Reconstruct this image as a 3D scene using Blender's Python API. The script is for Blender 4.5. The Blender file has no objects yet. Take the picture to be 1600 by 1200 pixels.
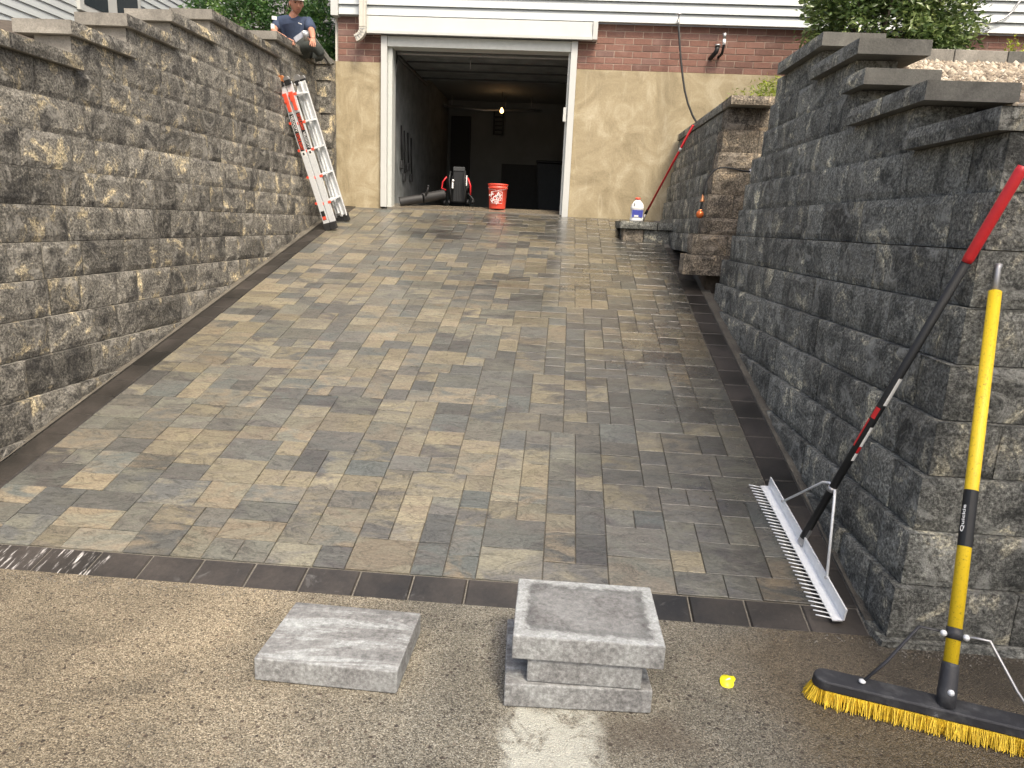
import bpy, math, random
import numpy as np
from mathutils import Vector, Matrix, noise as mn
from math import sin, cos, tan, radians, pi, sqrt
random.seed(7); np.random.seed(7)
R = random.random
def RU(a, b): return a + (b - a) * R()
S = bpy.context.scene
C = S.collection

# ------------------------------------------------------------ camera
FPX, CH = 1109.0, 1.66
TH, PSI, RO = radians(12.773), radians(3.448), radians(2.634)
f_ = Vector((-sin(PSI) * cos(TH), cos(PSI) * cos(TH), -sin(TH)))
r0 = f_.cross(Vector((0, 0, 1))).normalized(); u0 = r0.cross(f_)
RX = cos(RO) * r0 + sin(RO) * u0
UY = -sin(RO) * r0 + cos(RO) * u0
cd = bpy.data.cameras.new('camera'); cam = bpy.data.objects.new('camera', cd); C.objects.link(cam)
cd.sensor_fit = 'HORIZONTAL'; cd.sensor_width = 36; cd.lens = FPX / 1600 * 36
cd.clip_start = 0.05; cd.clip_end = 600
M3 = Matrix((RX, UY, -f_)).transposed()
cam.matrix_world = Matrix.Translation((0, 0, CH)) @ M3.to_4x4()
S.camera = cam
def at(x, y, Y):
    """the point that lies Y metres in front of the eye's plane and is seen at photo pixel (x, y)"""
    d = (x - 800) / FPX * RX - (y - 600) / FPX * UY + f_
    return Vector((0, 0, CH)) + d * (Y / d.y)

# ------------------------------------------------------------ light
SUN_AZ, SUN_EL = radians(30), radians(56)          # azimuth measured from straight behind the camera towards its right
sd = Vector((sin(SUN_AZ) * cos(SUN_EL), -cos(SUN_AZ) * cos(SUN_EL), sin(SUN_EL)))
W = bpy.data.worlds.new('World'); S.world = W; W.use_nodes = True
nt = W.node_tree; bg = nt.nodes['Background']
sky = nt.nodes.new('ShaderNodeTexSky'); sky.sky_type = 'NISHITA'; sky.sun_disc = False
sky.sun_elevation = SUN_EL; sky.sun_rotation = math.atan2(sd.x, sd.y)
sky.air_density = 1.0; sky.dust_density = 7.0; sky.ozone_density = .6
nt.links.new(sky.outputs[0], bg.inputs[0]); bg.inputs[1].default_value = 0.15
ld = bpy.data.lights.new('sun', 'SUN'); ld.energy = 1.6; ld.angle = radians(12); ld.color = (1, .93, .78)
sun = bpy.data.objects.new('sun', ld); C.objects.link(sun)
sun.rotation_euler = (-sd).to_track_quat('-Z', 'Y').to_euler()
S.view_settings.view_transform = 'Standard'; S.view_settings.look = 'None'
S.view_settings.gamma = 1; S.view_settings.use_curve_mapping = False
S.view_settings.exposure = 0.93
S.cycles.max_bounces = 6

# ------------------------------------------------------------ materials
def new_mat(name):
    m = bpy.data.materials.new(name); m.use_nodes = True
    return m, m.node_tree, m.node_tree.nodes['Principled BSDF']
class G:
    """small node helper"""
    def __init__(s, name):
        s.m, s.t, s.b = new_mat(name); s.pos = None
    def n(s, typ, **k):
        o = s.t.nodes.new('ShaderNode' + typ)
        for a, b in k.items(): setattr(o, a, b)
        return o
    def l(s, a, b): s.t.links.new(a, b)
    def P(s):
        if s.pos is None: s.pos = s.n('NewGeometry').outputs['Position']
        return s.pos
    def map(s, scale, loc=(0, 0, 0), rot=(0, 0, 0), src=None):
        m = s.n('Mapping'); m.inputs['Scale'].default_value = scale; m.inputs['Location'].default_value = loc
        m.inputs['Rotation'].default_value = rot; s.l(src or s.P(), m.inputs[0]); return m.outputs[0]
    def noise(s, sc, det=4, ro=.55, vec=None, dist=0):
        m = s.n('TexNoise'); m.inputs['Scale'].default_value = sc; m.inputs['Detail'].default_value = det
        m.inputs['Roughness'].default_value = ro; m.inputs['Distortion'].default_value = dist
        s.l(vec or s.P(), m.inputs['Vector']); return m.outputs['Fac']
    def vor(s, sc, out='Distance', vec=None, feat='F1', rnd=1):
        m = s.n('TexVoronoi'); m.feature = feat; m.inputs['Scale'].default_value = sc; m.inputs['Randomness'].default_value = rnd
        s.l(vec or s.P(), m.inputs['Vector']); return m.outputs[out]
    def ramp(s, fac, stops, interp='LINEAR'):
        m = s.n('ValToRGB'); e = m.color_ramp; e.interpolation = interp
        while len(e.elements) < len(stops): e.elements.new(.5)
        for i, (p, c) in enumerate(stops):
            if not isinstance(c, tuple): c = (c, c, c)
            e.elements[i].position = p; e.elements[i].color = (*c, 1)
        s.l(fac, m.inputs[0]); return m.outputs[0]
    def mix(s, fac, a, b, mode='MIX'):
        m = s.n('Mix'); m.data_type = 'RGBA'; m.blend_type = mode
        for i, v in ((0, fac), (6, a), (7, b)):
            if isinstance(v, (int, float)):
                m.inputs[i].default_value = v if i == 0 else (v, v, v, 1)
            elif isinstance(v, tuple): m.inputs[i].default_value = (*v, 1)
            else: s.l(v, m.inputs[i])
        return m.outputs[2]
    def math(s, op, a, b=0, clamp=False):
        m = s.n('Math'); m.operation = op; m.use_clamp = clamp
        for i, v in ((0, a), (1, b)):
            if isinstance(v, (int, float)): m.inputs[i].default_value = v
            else: s.l(v, m.inputs[i])
        return m.outputs[0]
    def bump(s, h, dist, strength=1, prev=None):
        m = s.n('Bump'); m.inputs['Distance'].default_value = dist; m.inputs['Strength'].default_value = strength
        s.l(h, m.inputs['Height'])
        if prev is not None: s.l(prev, m.inputs['Normal'])
        return m.outputs[0]
    def out(s, col=None, rough=None, normal=None, metal=None, **k):
        for key, v in (('Base Color', col), ('Roughness', rough), ('Metallic', metal)):
            if v is None: continue
            if isinstance(v, tuple): s.b.inputs[key].default_value = (*v, 1)
            elif isinstance(v, (int, float)): s.b.inputs[key].default_value = v
            else: s.l(v, s.b.inputs[key])
        if normal is not None: s.l(normal, s.b.inputs['Normal'])
        for a, b in k.items(): s.b.inputs[a.replace('_', ' ')].default_value = b
        return s.m
    def rnd(s): return s.n('ObjectInfo').outputs['Random']

def rect_mask(g, x0, x1, y0, y1, soft=.03, wob=.08, sc=9):
    """ragged patch lying on the ground: a stain with a shape of its own"""
    sx = g.n('SeparateXYZ'); g.l(g.P(), sx.inputs[0])
    nz = g.math('MULTIPLY', g.math('SUBTRACT', g.noise(sc, 6, .65), .5), wob * 2)
    def edge(v, lo, hi):
        a = g.math('DIVIDE', g.math('SUBTRACT', g.math('ADD', v, nz), lo), soft, True)
        b = g.math('DIVIDE', g.math('SUBTRACT', hi, g.math('ADD', v, nz)), soft, True)
        return g.math('MULTIPLY', a, b)
    return g.math('MULTIPLY', edge(sx.outputs[0], x0, x1), edge(sx.outputs[1], y0, y1))

def stone_mat(name, dark, mid, tan_, wet=0., gain=1., seed=0):
    g = G(name)
    off = g.map((1, 1, 1), (seed, seed * .7, 0))
    r = g.rnd()
    comb = g.n('CombineXYZ'); g.l(g.math('MULTIPLY', r, 37.), comb.inputs[0]); g.l(g.math('MULTIPLY', r, 13.), comb.inputs[2])
    add = g.n('VectorMath'); add.operation = 'ADD'; g.l(off, add.inputs[0]); g.l(comb.outputs[0], add.inputs[1])
    v = add.outputs[0]
    big = g.noise(4.6, 6, .68, v, .8)
    base = g.ramp(big, [(.38, dark), (.49, mid), (.56, mid), (.64, tan_)])
    fine = g.noise(70, 8, .8, v)
    grit = g.vor(160, 'Distance', v)
    sp = g.ramp(fine, [(.36, .18), (.47, .7), (.56, 1.6), (.66, 2.9)])
    col = g.mix(1., base, sp, 'MULTIPLY')
    var = g.ramp(r, [(0, .62), (.5, 1.), (1, 1.35)])
    col = g.mix(1., col, var, 'MULTIPLY')
    efl = g.ramp(g.noise(4.5, 9, .78, v, 1.3), [(.53, 0.), (.62, .62)])
    col = g.mix(efl, col, tuple(min(1, c * 1.9 + .06) for c in mid))
    col = g.mix(1., col, gain, 'MULTIPLY')
    h = g.math('ADD', g.math('MULTIPLY', g.noise(16, 6, .7, v), 1.3), g.math('ADD', g.math('MULTIPLY', fine, .9), g.math('MULTIPLY', grit, .12)))
    n = g.bump(h, .022, .9)
    rough = g.ramp(g.noise(3, 3, .5), [(.35, .9 - .5 * wet), (.65, .95 - .25 * wet)])
    return g.out(col, rough, n)
M = {}
M['stone_l'] = stone_mat('wall_stone_dry', (.056, .053, .047), (.155, .145, .122), (.42, .355, .23), .1, 1.22)
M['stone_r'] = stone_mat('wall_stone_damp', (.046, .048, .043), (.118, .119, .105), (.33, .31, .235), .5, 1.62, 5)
M['stone_p'] = stone_mat('wall_stone_sunlit', (.09, .078, .062), (.20, .17, .13), (.40, .32, .22), .1, 1.0, 9)  # warm sunlight tinted into the stone of the sunward front faces

def capmat(name, c, wet=0):
    g = G(name); r = g.rnd()
    a = g.noise(4, 6, .7, None, .8); b = g.noise(90, 5, .7)
    col = g.mix(1., g.ramp(a, [(.3, tuple(x * .6 for x in c)), (.7, tuple(x * 1.35 for x in c))]), g.ramp(b, [(.3, .75), (.7, 1.25)]), 'MULTIPLY')
    col = g.mix(1., col, g.ramp(r, [(0, .85), (1, 1.1)]), 'MULTIPLY')
    return g.out(col, .85 - .3 * wet, g.bump(b, .004, .6))
M['cut_l'] = capmat('cut_stone_dry', (.23, .215, .185))
M['cut_r'] = capmat('cut_stone_shaded', (.115, .112, .098), .4)  # darker copy of the cut stone, with the right side's shade painted in

def slab_mat(seed, stain):
    g = G('pale_cast_stone')
    v = g.map((1, 1, 1), (seed, 0, 0))
    a = g.noise(60, 6, .75, v); b = g.noise(5, 6, .7, v, .5)
    tc = g.n('TexCoord'); sep = g.n('SeparateXYZ'); g.l(tc.outputs['Object'], sep.inputs[0])
    # damp ring and pale rim: distance from the slab's edge in its own coordinates
    ex = g.math('SUBTRACT', .26, g.math('ABSOLUTE', sep.outputs[0])); ey = g.math('SUBTRACT', .2, g.math('ABSOLUTE', sep.outputs[1]))
    e = g.math('ADD', g.math('MINIMUM', ex, ey), g.math('MULTIPLY', g.math('SUBTRACT', g.noise(9, 7, .72, v, 1.), .5), .10))
    grey = g.ramp(g.math('ADD', g.math('MULTIPLY', b, .6), g.math('MULTIPLY', a, .4)), [(.35, (.15, .15, .148)), (.5, (.205, .207, .205)), (.66, (.27, .28, .278))])
    top = g.ramp(e, [(0, (.30, .315, .315)), (.03, (.27, .28, .275)), (.045, stain), (.056, stain), (.075, (.115, .112, .11)), (.5, (.15, .147, .143))])
    up = g.math('GREATER_THAN', sep.outputs[2], .0445)
    speck = g.ramp(a, [(.35, .62), (.5, 1.), (.65, 1.45)])
    if stain[0] > .2:
        band = g.noise(1.6, 5, .7, g.map((1.2, 7, 1), (seed, 0, 0)), .6)
        top = g.ramp(band, [(.36, (.095, .094, .092)), (.5, (.17, .168, .163)), (.60, (.31, .325, .32))])
    col = g.mix(g.math('MULTIPLY', up, .8), grey, top)
    col = g.mix(1., col, speck, 'MULTIPLY')
    blot = g.ramp(b, [(.42, 0.), (.58, 1.)])
    col = g.mix(g.math('MULTIPLY', blot, .16), col, (.40, .42, .41))
    return g.out(col, .9, g.bump(a, .004, .8))

def paver_mat(name, geo):
    g = G(name)
    at_ = g.n('Attribute'); at_.attribute_name = 'tint'; at_.attribute_type = 'GEOMETRY' if geo else 'OBJECT'
    tint = g.mix(1., at_.outputs['Color'], (1.0, 1.06, 1.03), 'MULTIPLY'); alt = g.n('Attribute'); alt.attribute_name = 'tint2'; alt.attribute_type = at_.attribute_type
    v = g.map((1, 2.2, 2.2), rot=(0, 0, .25))
    st = g.noise(3.4, 6, .62, v, 1.1)
    col = g.mix(g.ramp(st, [(.42, 0.), (.6, 1.)]), tint, alt.outputs['Color'])
    fine = g.noise(60, 7, .75, v)
    col = g.mix(1., col, g.ramp(fine, [(.33, .62), (.5, 1.), (.68, 1.45)]), 'MULTIPLY')
    vein = g.noise(5, 7, .58, v, 1.3)
    ridge = g.math('ABSOLUTE', g.math('SUBTRACT', vein, .5))
    col = g.mix(1., col, g.ramp(ridge, [(0, .5), (.012, .8), (.03, 1.)]), 'MULTIPLY')
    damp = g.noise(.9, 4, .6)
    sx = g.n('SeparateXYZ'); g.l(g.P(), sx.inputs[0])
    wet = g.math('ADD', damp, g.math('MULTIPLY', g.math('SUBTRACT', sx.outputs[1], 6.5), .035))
    wet = g.math('ADD', wet, g.math('MULTIPLY', g.math('MAXIMUM', sx.outputs[0], -1.2), .20))  # rises to the right: darkens for wetness and for shade painted into the colour
    wet_shade = g.ramp(wet, [(.35, 0.), (.75, 1.)])
    col = g.mix(g.math('MULTIPLY', wet_shade, .50), col, 0.)
    rough = g.mix(wet_shade, .5, g.ramp(g.noise(14, 4), [(.3, .14), (.7, .34)]))
    h = g.math('ADD', g.math('ADD', g.math('MULTIPLY', vein, 1.6), g.math('MULTIPLY', g.math('MINIMUM', ridge, .02), 5.)), g.math('ADD', g.math('MULTIPLY', g.noise(22, 5, .65, v), .5), g.math('MULTIPLY', fine, .25)))
    cw = g.math('ADD', g.math('MULTIPLY', wet_shade, .7), .3); g.l(cw, g.b.inputs['Coat Weight']); g.b.inputs['Coat Roughness'].default_value = .13
    bn_ = g.bump(h, .002, .7); g.l(bn_, g.b.inputs['Coat Normal'])
    return g.out(col, rough, g.bump(h, .007, .9))
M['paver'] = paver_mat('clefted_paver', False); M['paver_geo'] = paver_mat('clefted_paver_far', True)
def border_mat():
    g = G('charcoal_border_paver'); r = g.rnd()
    n1 = g.noise(50, 5, .7); n2 = g.noise(2.2, 4, .6)
    col = g.ramp(n2, [(.35, (.017, .016, .014)), (.65, (.040, .034, .029))])
    col = g.mix(1., col, g.ramp(r, [(0, .8), (1, 1.25)]), 'MULTIPLY')
    col = g.mix(1., col, g.ramp(n1, [(.3, .8), (.7, 1.3)]), 'MULTIPLY')
    v = g.map((1, 1, 1), rot=(0, 0, radians(-28)))
    sm = rect_mask(g, -2.62, -2.0, 2.78, 3.02, .05, .03, 6)
    st = g.ramp(g.noise(1, 5, .7, g.map((34, 4, 3), rot=(0, 0, radians(-25)))), [(.55, 0.), (.63, .9)])
    col = g.mix(g.math('MULTIPLY', g.math('MULTIPLY', sm, st), .85), col, (.6, .58, .55))
    scuff = g.math('MULTIPLY', rect_mask(g, -1.7, 1.4, 2.8, 3.0, .05, .04, 5), g.ramp(g.noise(8, 6, .7, None, 1), [(.6, 0.), (.75, .35)]))
    col = g.mix(scuff, col, (.3, .3, .29))
    return g.out(col, g.ramp(n2, [(.35, .34), (.65, .6)]), g.bump(n1, .003, .6))
M['border'] = border_mat()
def sand_mat():
    g = G('joint_sand'); n = g.noise(120, 4, .7)
    return g.out(g.ramp(n, [(.3, (.09, .083, .07)), (.7, (.20, .185, .155))]), .9, g.bump(n, .003))
M['sand'] = sand_mat()
def mortar_strip():
    g = G('edging_concrete'); n = g.noise(60, 6, .75); b = g.noise(5, 4)
    return g.out(g.mix(1., g.ramp(b, [(.3, (.07, .062, .05)), (.7, (.15, .135, .105))]), g.ramp(n, [(.3, .7), (.7, 1.3)]), 'MULTIPLY'), .9, g.bump(n, .01))
M['edging'] = mortar_strip()
def ground_mat():
    g = G('exposed_aggregate_concrete')
    cell = g.n('TexVoronoi'); cell.inputs['Scale'].default_value = 190; g.l(g.P(), cell.inputs[0])
    sepc = g.n('SeparateColor'); g.l(cell.outputs['Color'], sepc.inputs[0])
    peb = g.ramp(sepc.outputs[0], [(0, (.055, .049, .040)), (.16, (.11, .098, .075)), (.45, (.175, .160, .124)), (.75, (.225, .208, .165)), (1, (.31, .295, .245))])
    cell2 = g.n('TexVoronoi'); cell2.inputs['Scale'].default_value = 48; g.l(g.P(), cell2.inputs[0])
    sep2 = g.n('SeparateColor'); g.l(cell2.outputs['Color'], sep2.inputs[0])
    big = g.math('MULTIPLY', g.math('GREATER_THAN', sep2.outputs[1], .86), g.math('LESS_THAN', cell2.outputs['Distance'], .34))
    peb = g.mix(g.math('MULTIPLY', big, .9), peb, g.ramp(sep2.outputs[0], [(0, (.03, .025, .022)), (.6, (.06, .045, .035)), (1, (.22, .19, .15))]))
    grit = g.noise(190, 5, .8)
    col = g.mix(1., peb, g.ramp(grit, [(.34, .3), (.48, .9), (.64, 2.0)]), 'MULTIPLY')
    lg = g.noise(1.3, 6, .62, None, .5)
    col = g.mix(1., col, g.ramp(lg, [(.32, .46), (.5, .88), (.68, 1.22)]), 'MULTIPLY')
    # damp zone by the wall and the broom
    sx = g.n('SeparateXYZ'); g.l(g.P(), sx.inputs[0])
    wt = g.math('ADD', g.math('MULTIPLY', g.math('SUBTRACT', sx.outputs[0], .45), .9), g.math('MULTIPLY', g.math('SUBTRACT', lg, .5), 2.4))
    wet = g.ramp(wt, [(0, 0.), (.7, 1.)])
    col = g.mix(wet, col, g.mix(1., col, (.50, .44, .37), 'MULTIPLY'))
    warm = g.ramp(g.math('ADD', g.math('MULTIPLY', sx.outputs[0], -.5), g.math('MULTIPLY', lg, .6)), [(.5, 0.), (1.7, 1.)])  # sunlight painted in: ground turns warmer and brighter towards the left
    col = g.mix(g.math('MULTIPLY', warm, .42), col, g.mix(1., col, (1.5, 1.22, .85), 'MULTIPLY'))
    wm = rect_mask(g, -.12, .25, 1.2, 2.22, .05, .09, 8)
    wn = g.ramp(g.noise(8, 9, .8, None, 1.0), [(.40, .12), (.50, .85)])
    col = g.mix(g.math('MULTIPLY', wm, wn), col, g.mix(1., (.46, .46, .40), g.ramp(grit, [(.35, .7), (.65, 1.25)]), 'MULTIPLY'))
    dk = rect_mask(g, .15, .62, 1.95, 2.25, .12, .12, 6)
    col = g.mix(g.math('MULTIPLY', dk, .55), col, (.06, .045, .032))
    chips = g.math('MULTIPLY', g.ramp(g.noise(17, 4, .6, g.map((1, .6, 1), rot=(0, 0, .6))), [(.72, 0.), (.75, 1.)]), g.ramp(g.noise(1.1, 2), [(.52, 0.), (.6, 1.)]))
    col = g.mix(g.math('MULTIPLY', chips, .8), col, (.55, .53, .47))
    h = g.math('ADD', g.math('MULTIPLY', cell.outputs['Distance'], -.9), g.math('ADD', g.math('MULTIPLY', grit, .5), g.math('MULTIPLY', g.noise(30, 4), .6)))
    return g.out(col, g.mix(wet, .85, .32), g.bump(h, .006, 1))
M['ground'] = ground_mat()
def stucco_mat():
    g = G('tan_stucco')
    v = g.map((6, 6, .9)); st = g.noise(1.6, 7, .72, v, 1.6)
    sw = g.noise(2.1, 6, .65, None, 1.5); f = g.noise(45, 5, .7)
    col = g.ramp(sw, [(.28, (.24, .195, .115)), (.5, (.35, .29, .18)), (.72, (.47, .41, .285))])
    col = g.mix(g.ramp(st, [(.55, 0.), (.70, .5)]), col, (.50, .445, .32))
    sx = g.n('SeparateXYZ'); g.l(g.P(), sx.inputs[0])
    col = g.mix(1., col, g.ramp(f, [(.3, .88), (.7, 1.12)]), 'MULTIPLY')
    low = g.ramp(g.math('ADD', sx.outputs[2], g.math('MULTIPLY', g.noise(5), .3)), [(0, .8), (1, 1.)])
    return g.out(col, .8, g.bump(g.math('ADD', f, g.math('MULTIPLY', sw, 2.)), .004, .6))
M['stucco'] = stucco_mat()
def brick_mat():
    g = G('red_brick'); r = g.rnd(); f = g.noise(60, 5, .7); b = g.noise(6, 4)
    col = g.ramp(r, [(0, (.13, .07, .055)), (.3, (.19, .095, .07)), (.7, (.23, .12, .09)), (1, (.165, .10, .085))])
    col = g.mix(1., col, g.ramp(f, [(.3, .75), (.7, 1.25)]), 'MULTIPLY')
    col = g.mix(g.ramp(b, [(.55, 0.), (.75, .35)]), col, (.35, .24, .2))
    return g.out(col, .85, g.bump(f, .003))
M['brick'] = brick_mat()
def simple(name, c, rough=.5, metal=0., var=.12, sc=20, bump=.001, **k):
    g = G(name); n = g.noise(sc, 5, .65)
    col = g.ramp(n, [(.3, tuple(x * (1 - var) for x in c)), (.7, tuple(min(1, x * (1 + var)) for x in c))])
    return g.out(col, rough, g.bump(n, bump, .6), metal, **k)
M['mortar'] = simple('pale_mortar', (.42, .33, .265), .9, sc=50)
M['siding'] = simple('white_vinyl_siding', (.49, .525, .525), .55, var=.05, sc=1.5)
M['trim'] = simple('white_trim', (.52, .53, .505), .5, var=.05, sc=3)
M['spout'] = simple('cream_downspout', (.55, .53, .46), .5, var=.05)
M['soffit'] = simple('grey_white_board', (.50, .52, .49), .6, var=.06)
M['dark'] = simple('dark_interior', (.045, .048, .05), .8)
M['gwall'] = simple('garage_block_wall', (.19, .205, .205), .8, var=.35, sc=4, bump=.004)
M['gback'] = simple('garage_back_wall', (.17, .18, .175), .85, var=.15, sc=2)
M['gceil'] = simple('garage_ceiling', (.20, .22, .22), .8, var=.08)
M['gfloor'] = simple('wet_garage_floor', (.10, .09, .075), .16, var=.3, sc=5)
M['apron'] = simple('wet_concrete_apron', (.20, .17, .125), .14, var=.25, sc=6)
M['black'] = simple('black_plastic', (.008, .009, .010), .62)
M['rubber'] = simple('black_rubber', (.02, .02, .02), .6)
M['alu'] = simple('brushed_aluminium', (.72, .74, .75), .38, .25, var=.08, sc=40)
M['galv'] = simple('grey_metal', (.42, .42, .42), .45, .8)
M['orange'] = simple('orange_red_plastic', (.80, .09, .045), .45)
M['red'] = simple('red_paint', (.55, .02, .025), .38)
M['yellowp'] = None
g = G('yellow_scuffed_paint'); sc_ = g.noise(95, 6, .85); msk = g.ramp(g.noise(9, 4), [(.3, .25), (.55, 1.)])
col = g.mix(g.math('MULTIPLY', g.ramp(sc_, [(.56, 0.), (.63, .9)]), msk), (.80, .56, .02), (.20, .13, .02))
M['yellowp'] = g.out(col, .42, g.bump(sc_, .001))
M['bristle'] = simple('yellow_bristle', (.72, .50, .03), .6, var=.3, sc=60)
g = G('scuffed_black_plastic'); w_ = g.noise(10, 6, .7)
M['broomblk'] = g.out(g.ramp(w_, [(.5, (.025, .026, .03)), (.66, (.06, .062, .065)), (.72, (.25, .26, .27))]), .55, g.bump(g.noise(60), .002))
M['wht'] = simple('white_plastic', (.80, .80, .78), .4, var=.03)
M['blue'] = simple('blue_label', (.06, .075, .38), .5, var=.2, sc=40)
M['bucket'] = simple('orange_bucket_plastic', (.80, .085, .05), .4, var=.05)
M['copper'] = simple('copper_metal', (.80, .33, .15), .3, .8)
M['copperball'] = simple('orange_glaze', (.60, .15, .04), .2, .4)
M['lid'] = simple('yellow_lid', (.85, .78, .02), .35)
M['ink'] = simple('black_ink', (.02, .02, .02), .5)
M['skin'] = simple('tanned_skin', (.42, .20, .13), .55, var=.1)
M['shirt'] = simple('navy_cotton', (.035, .052, .095), .9, var=.25, sc=12, bump=.01)
M['trousers'] = simple('dark_olive_cloth', (.040, .046, .042), .9, var=.3, sc=14, bump=.012)
M['hat'] = simple('dark_cap_cloth', (.035, .03, .03), .9)
M['hatw'] = simple('pale_cap_cloth', (.6, .58, .55), .9)
M['hair'] = simple('dark_hair', (.02, .015, .012), .8)
M['soil'] = simple('dark_soil', (.07, .055, .04), .95, var=.4, sc=12, bump=.02)
M['shingle'] = simple('grey_shingle', (.22, .22, .23), .9, var=.4, sc=9, bump=.01)
M['bark'] = simple('bark', (.09, .07, .055), .9, var=.3, sc=10, bump=.02)
M['glass'] = simple('window_glass', (.03, .04, .045), .06)
g = G('lamp_glow'); g.out((1, .6, .3), .5)
g.b.inputs['Emission Color'].default_value = (1, .55, .2, 1); g.b.inputs['Emission Strength'].default_value = 5; M['glow'] = g.m
def leaf_mat(name, stops, rough=.45, tr=.25):
    g = G(name); at_ = g.n('Attribute'); at_.attribute_name = 'lv'
    g.out(g.ramp(at_.outputs['Fac'], stops), rough)
    t = g.n('BsdfTranslucent'); mx = g.n('MixShader'); mx.inputs[0].default_value = tr
    g.l(g.ramp(at_.outputs['Fac'], [(p, tuple(x * 1.4 for x in c)) for p, c in stops]), t.inputs[0])
    o = g.t.nodes['Material Output']; g.l(g.b.outputs[0], mx.inputs[1]); g.l(t.outputs[0], mx.inputs[2]); g.l(mx.outputs[0], o.inputs[0])
    return g.m
M['leaf_d'] = leaf_mat('glossy_dark_leaf', [(0, (.035, .07, .022)), (.6, (.11, .165, .05)), (1, (.30, .36, .13))], .32)
M['leaf_g'] = leaf_mat('fresh_green_leaf', [(0, (.02, .055, .015)), (.5, (.05, .12, .03)), (1, (.16, .26, .06))])
M['leaf_y'] = leaf_mat('yellow_green_leaf', [(0, (.10, .15, .02)), (.5, (.24, .30, .03)), (1, (.42, .45, .05))])
g = G('tan_gravel'); a_ = g.n('Attribute'); a_.attribute_name = 'lv'
M['gravel'] = g.out(g.ramp(a_.outputs['Fac'], [(0, (.13, .10, .07)), (.35, (.27, .22, .16)), (.75, (.37, .31, .225)), (1, (.52, .47, .38))]), .85, g.bump(g.noise(80), .003))

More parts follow.
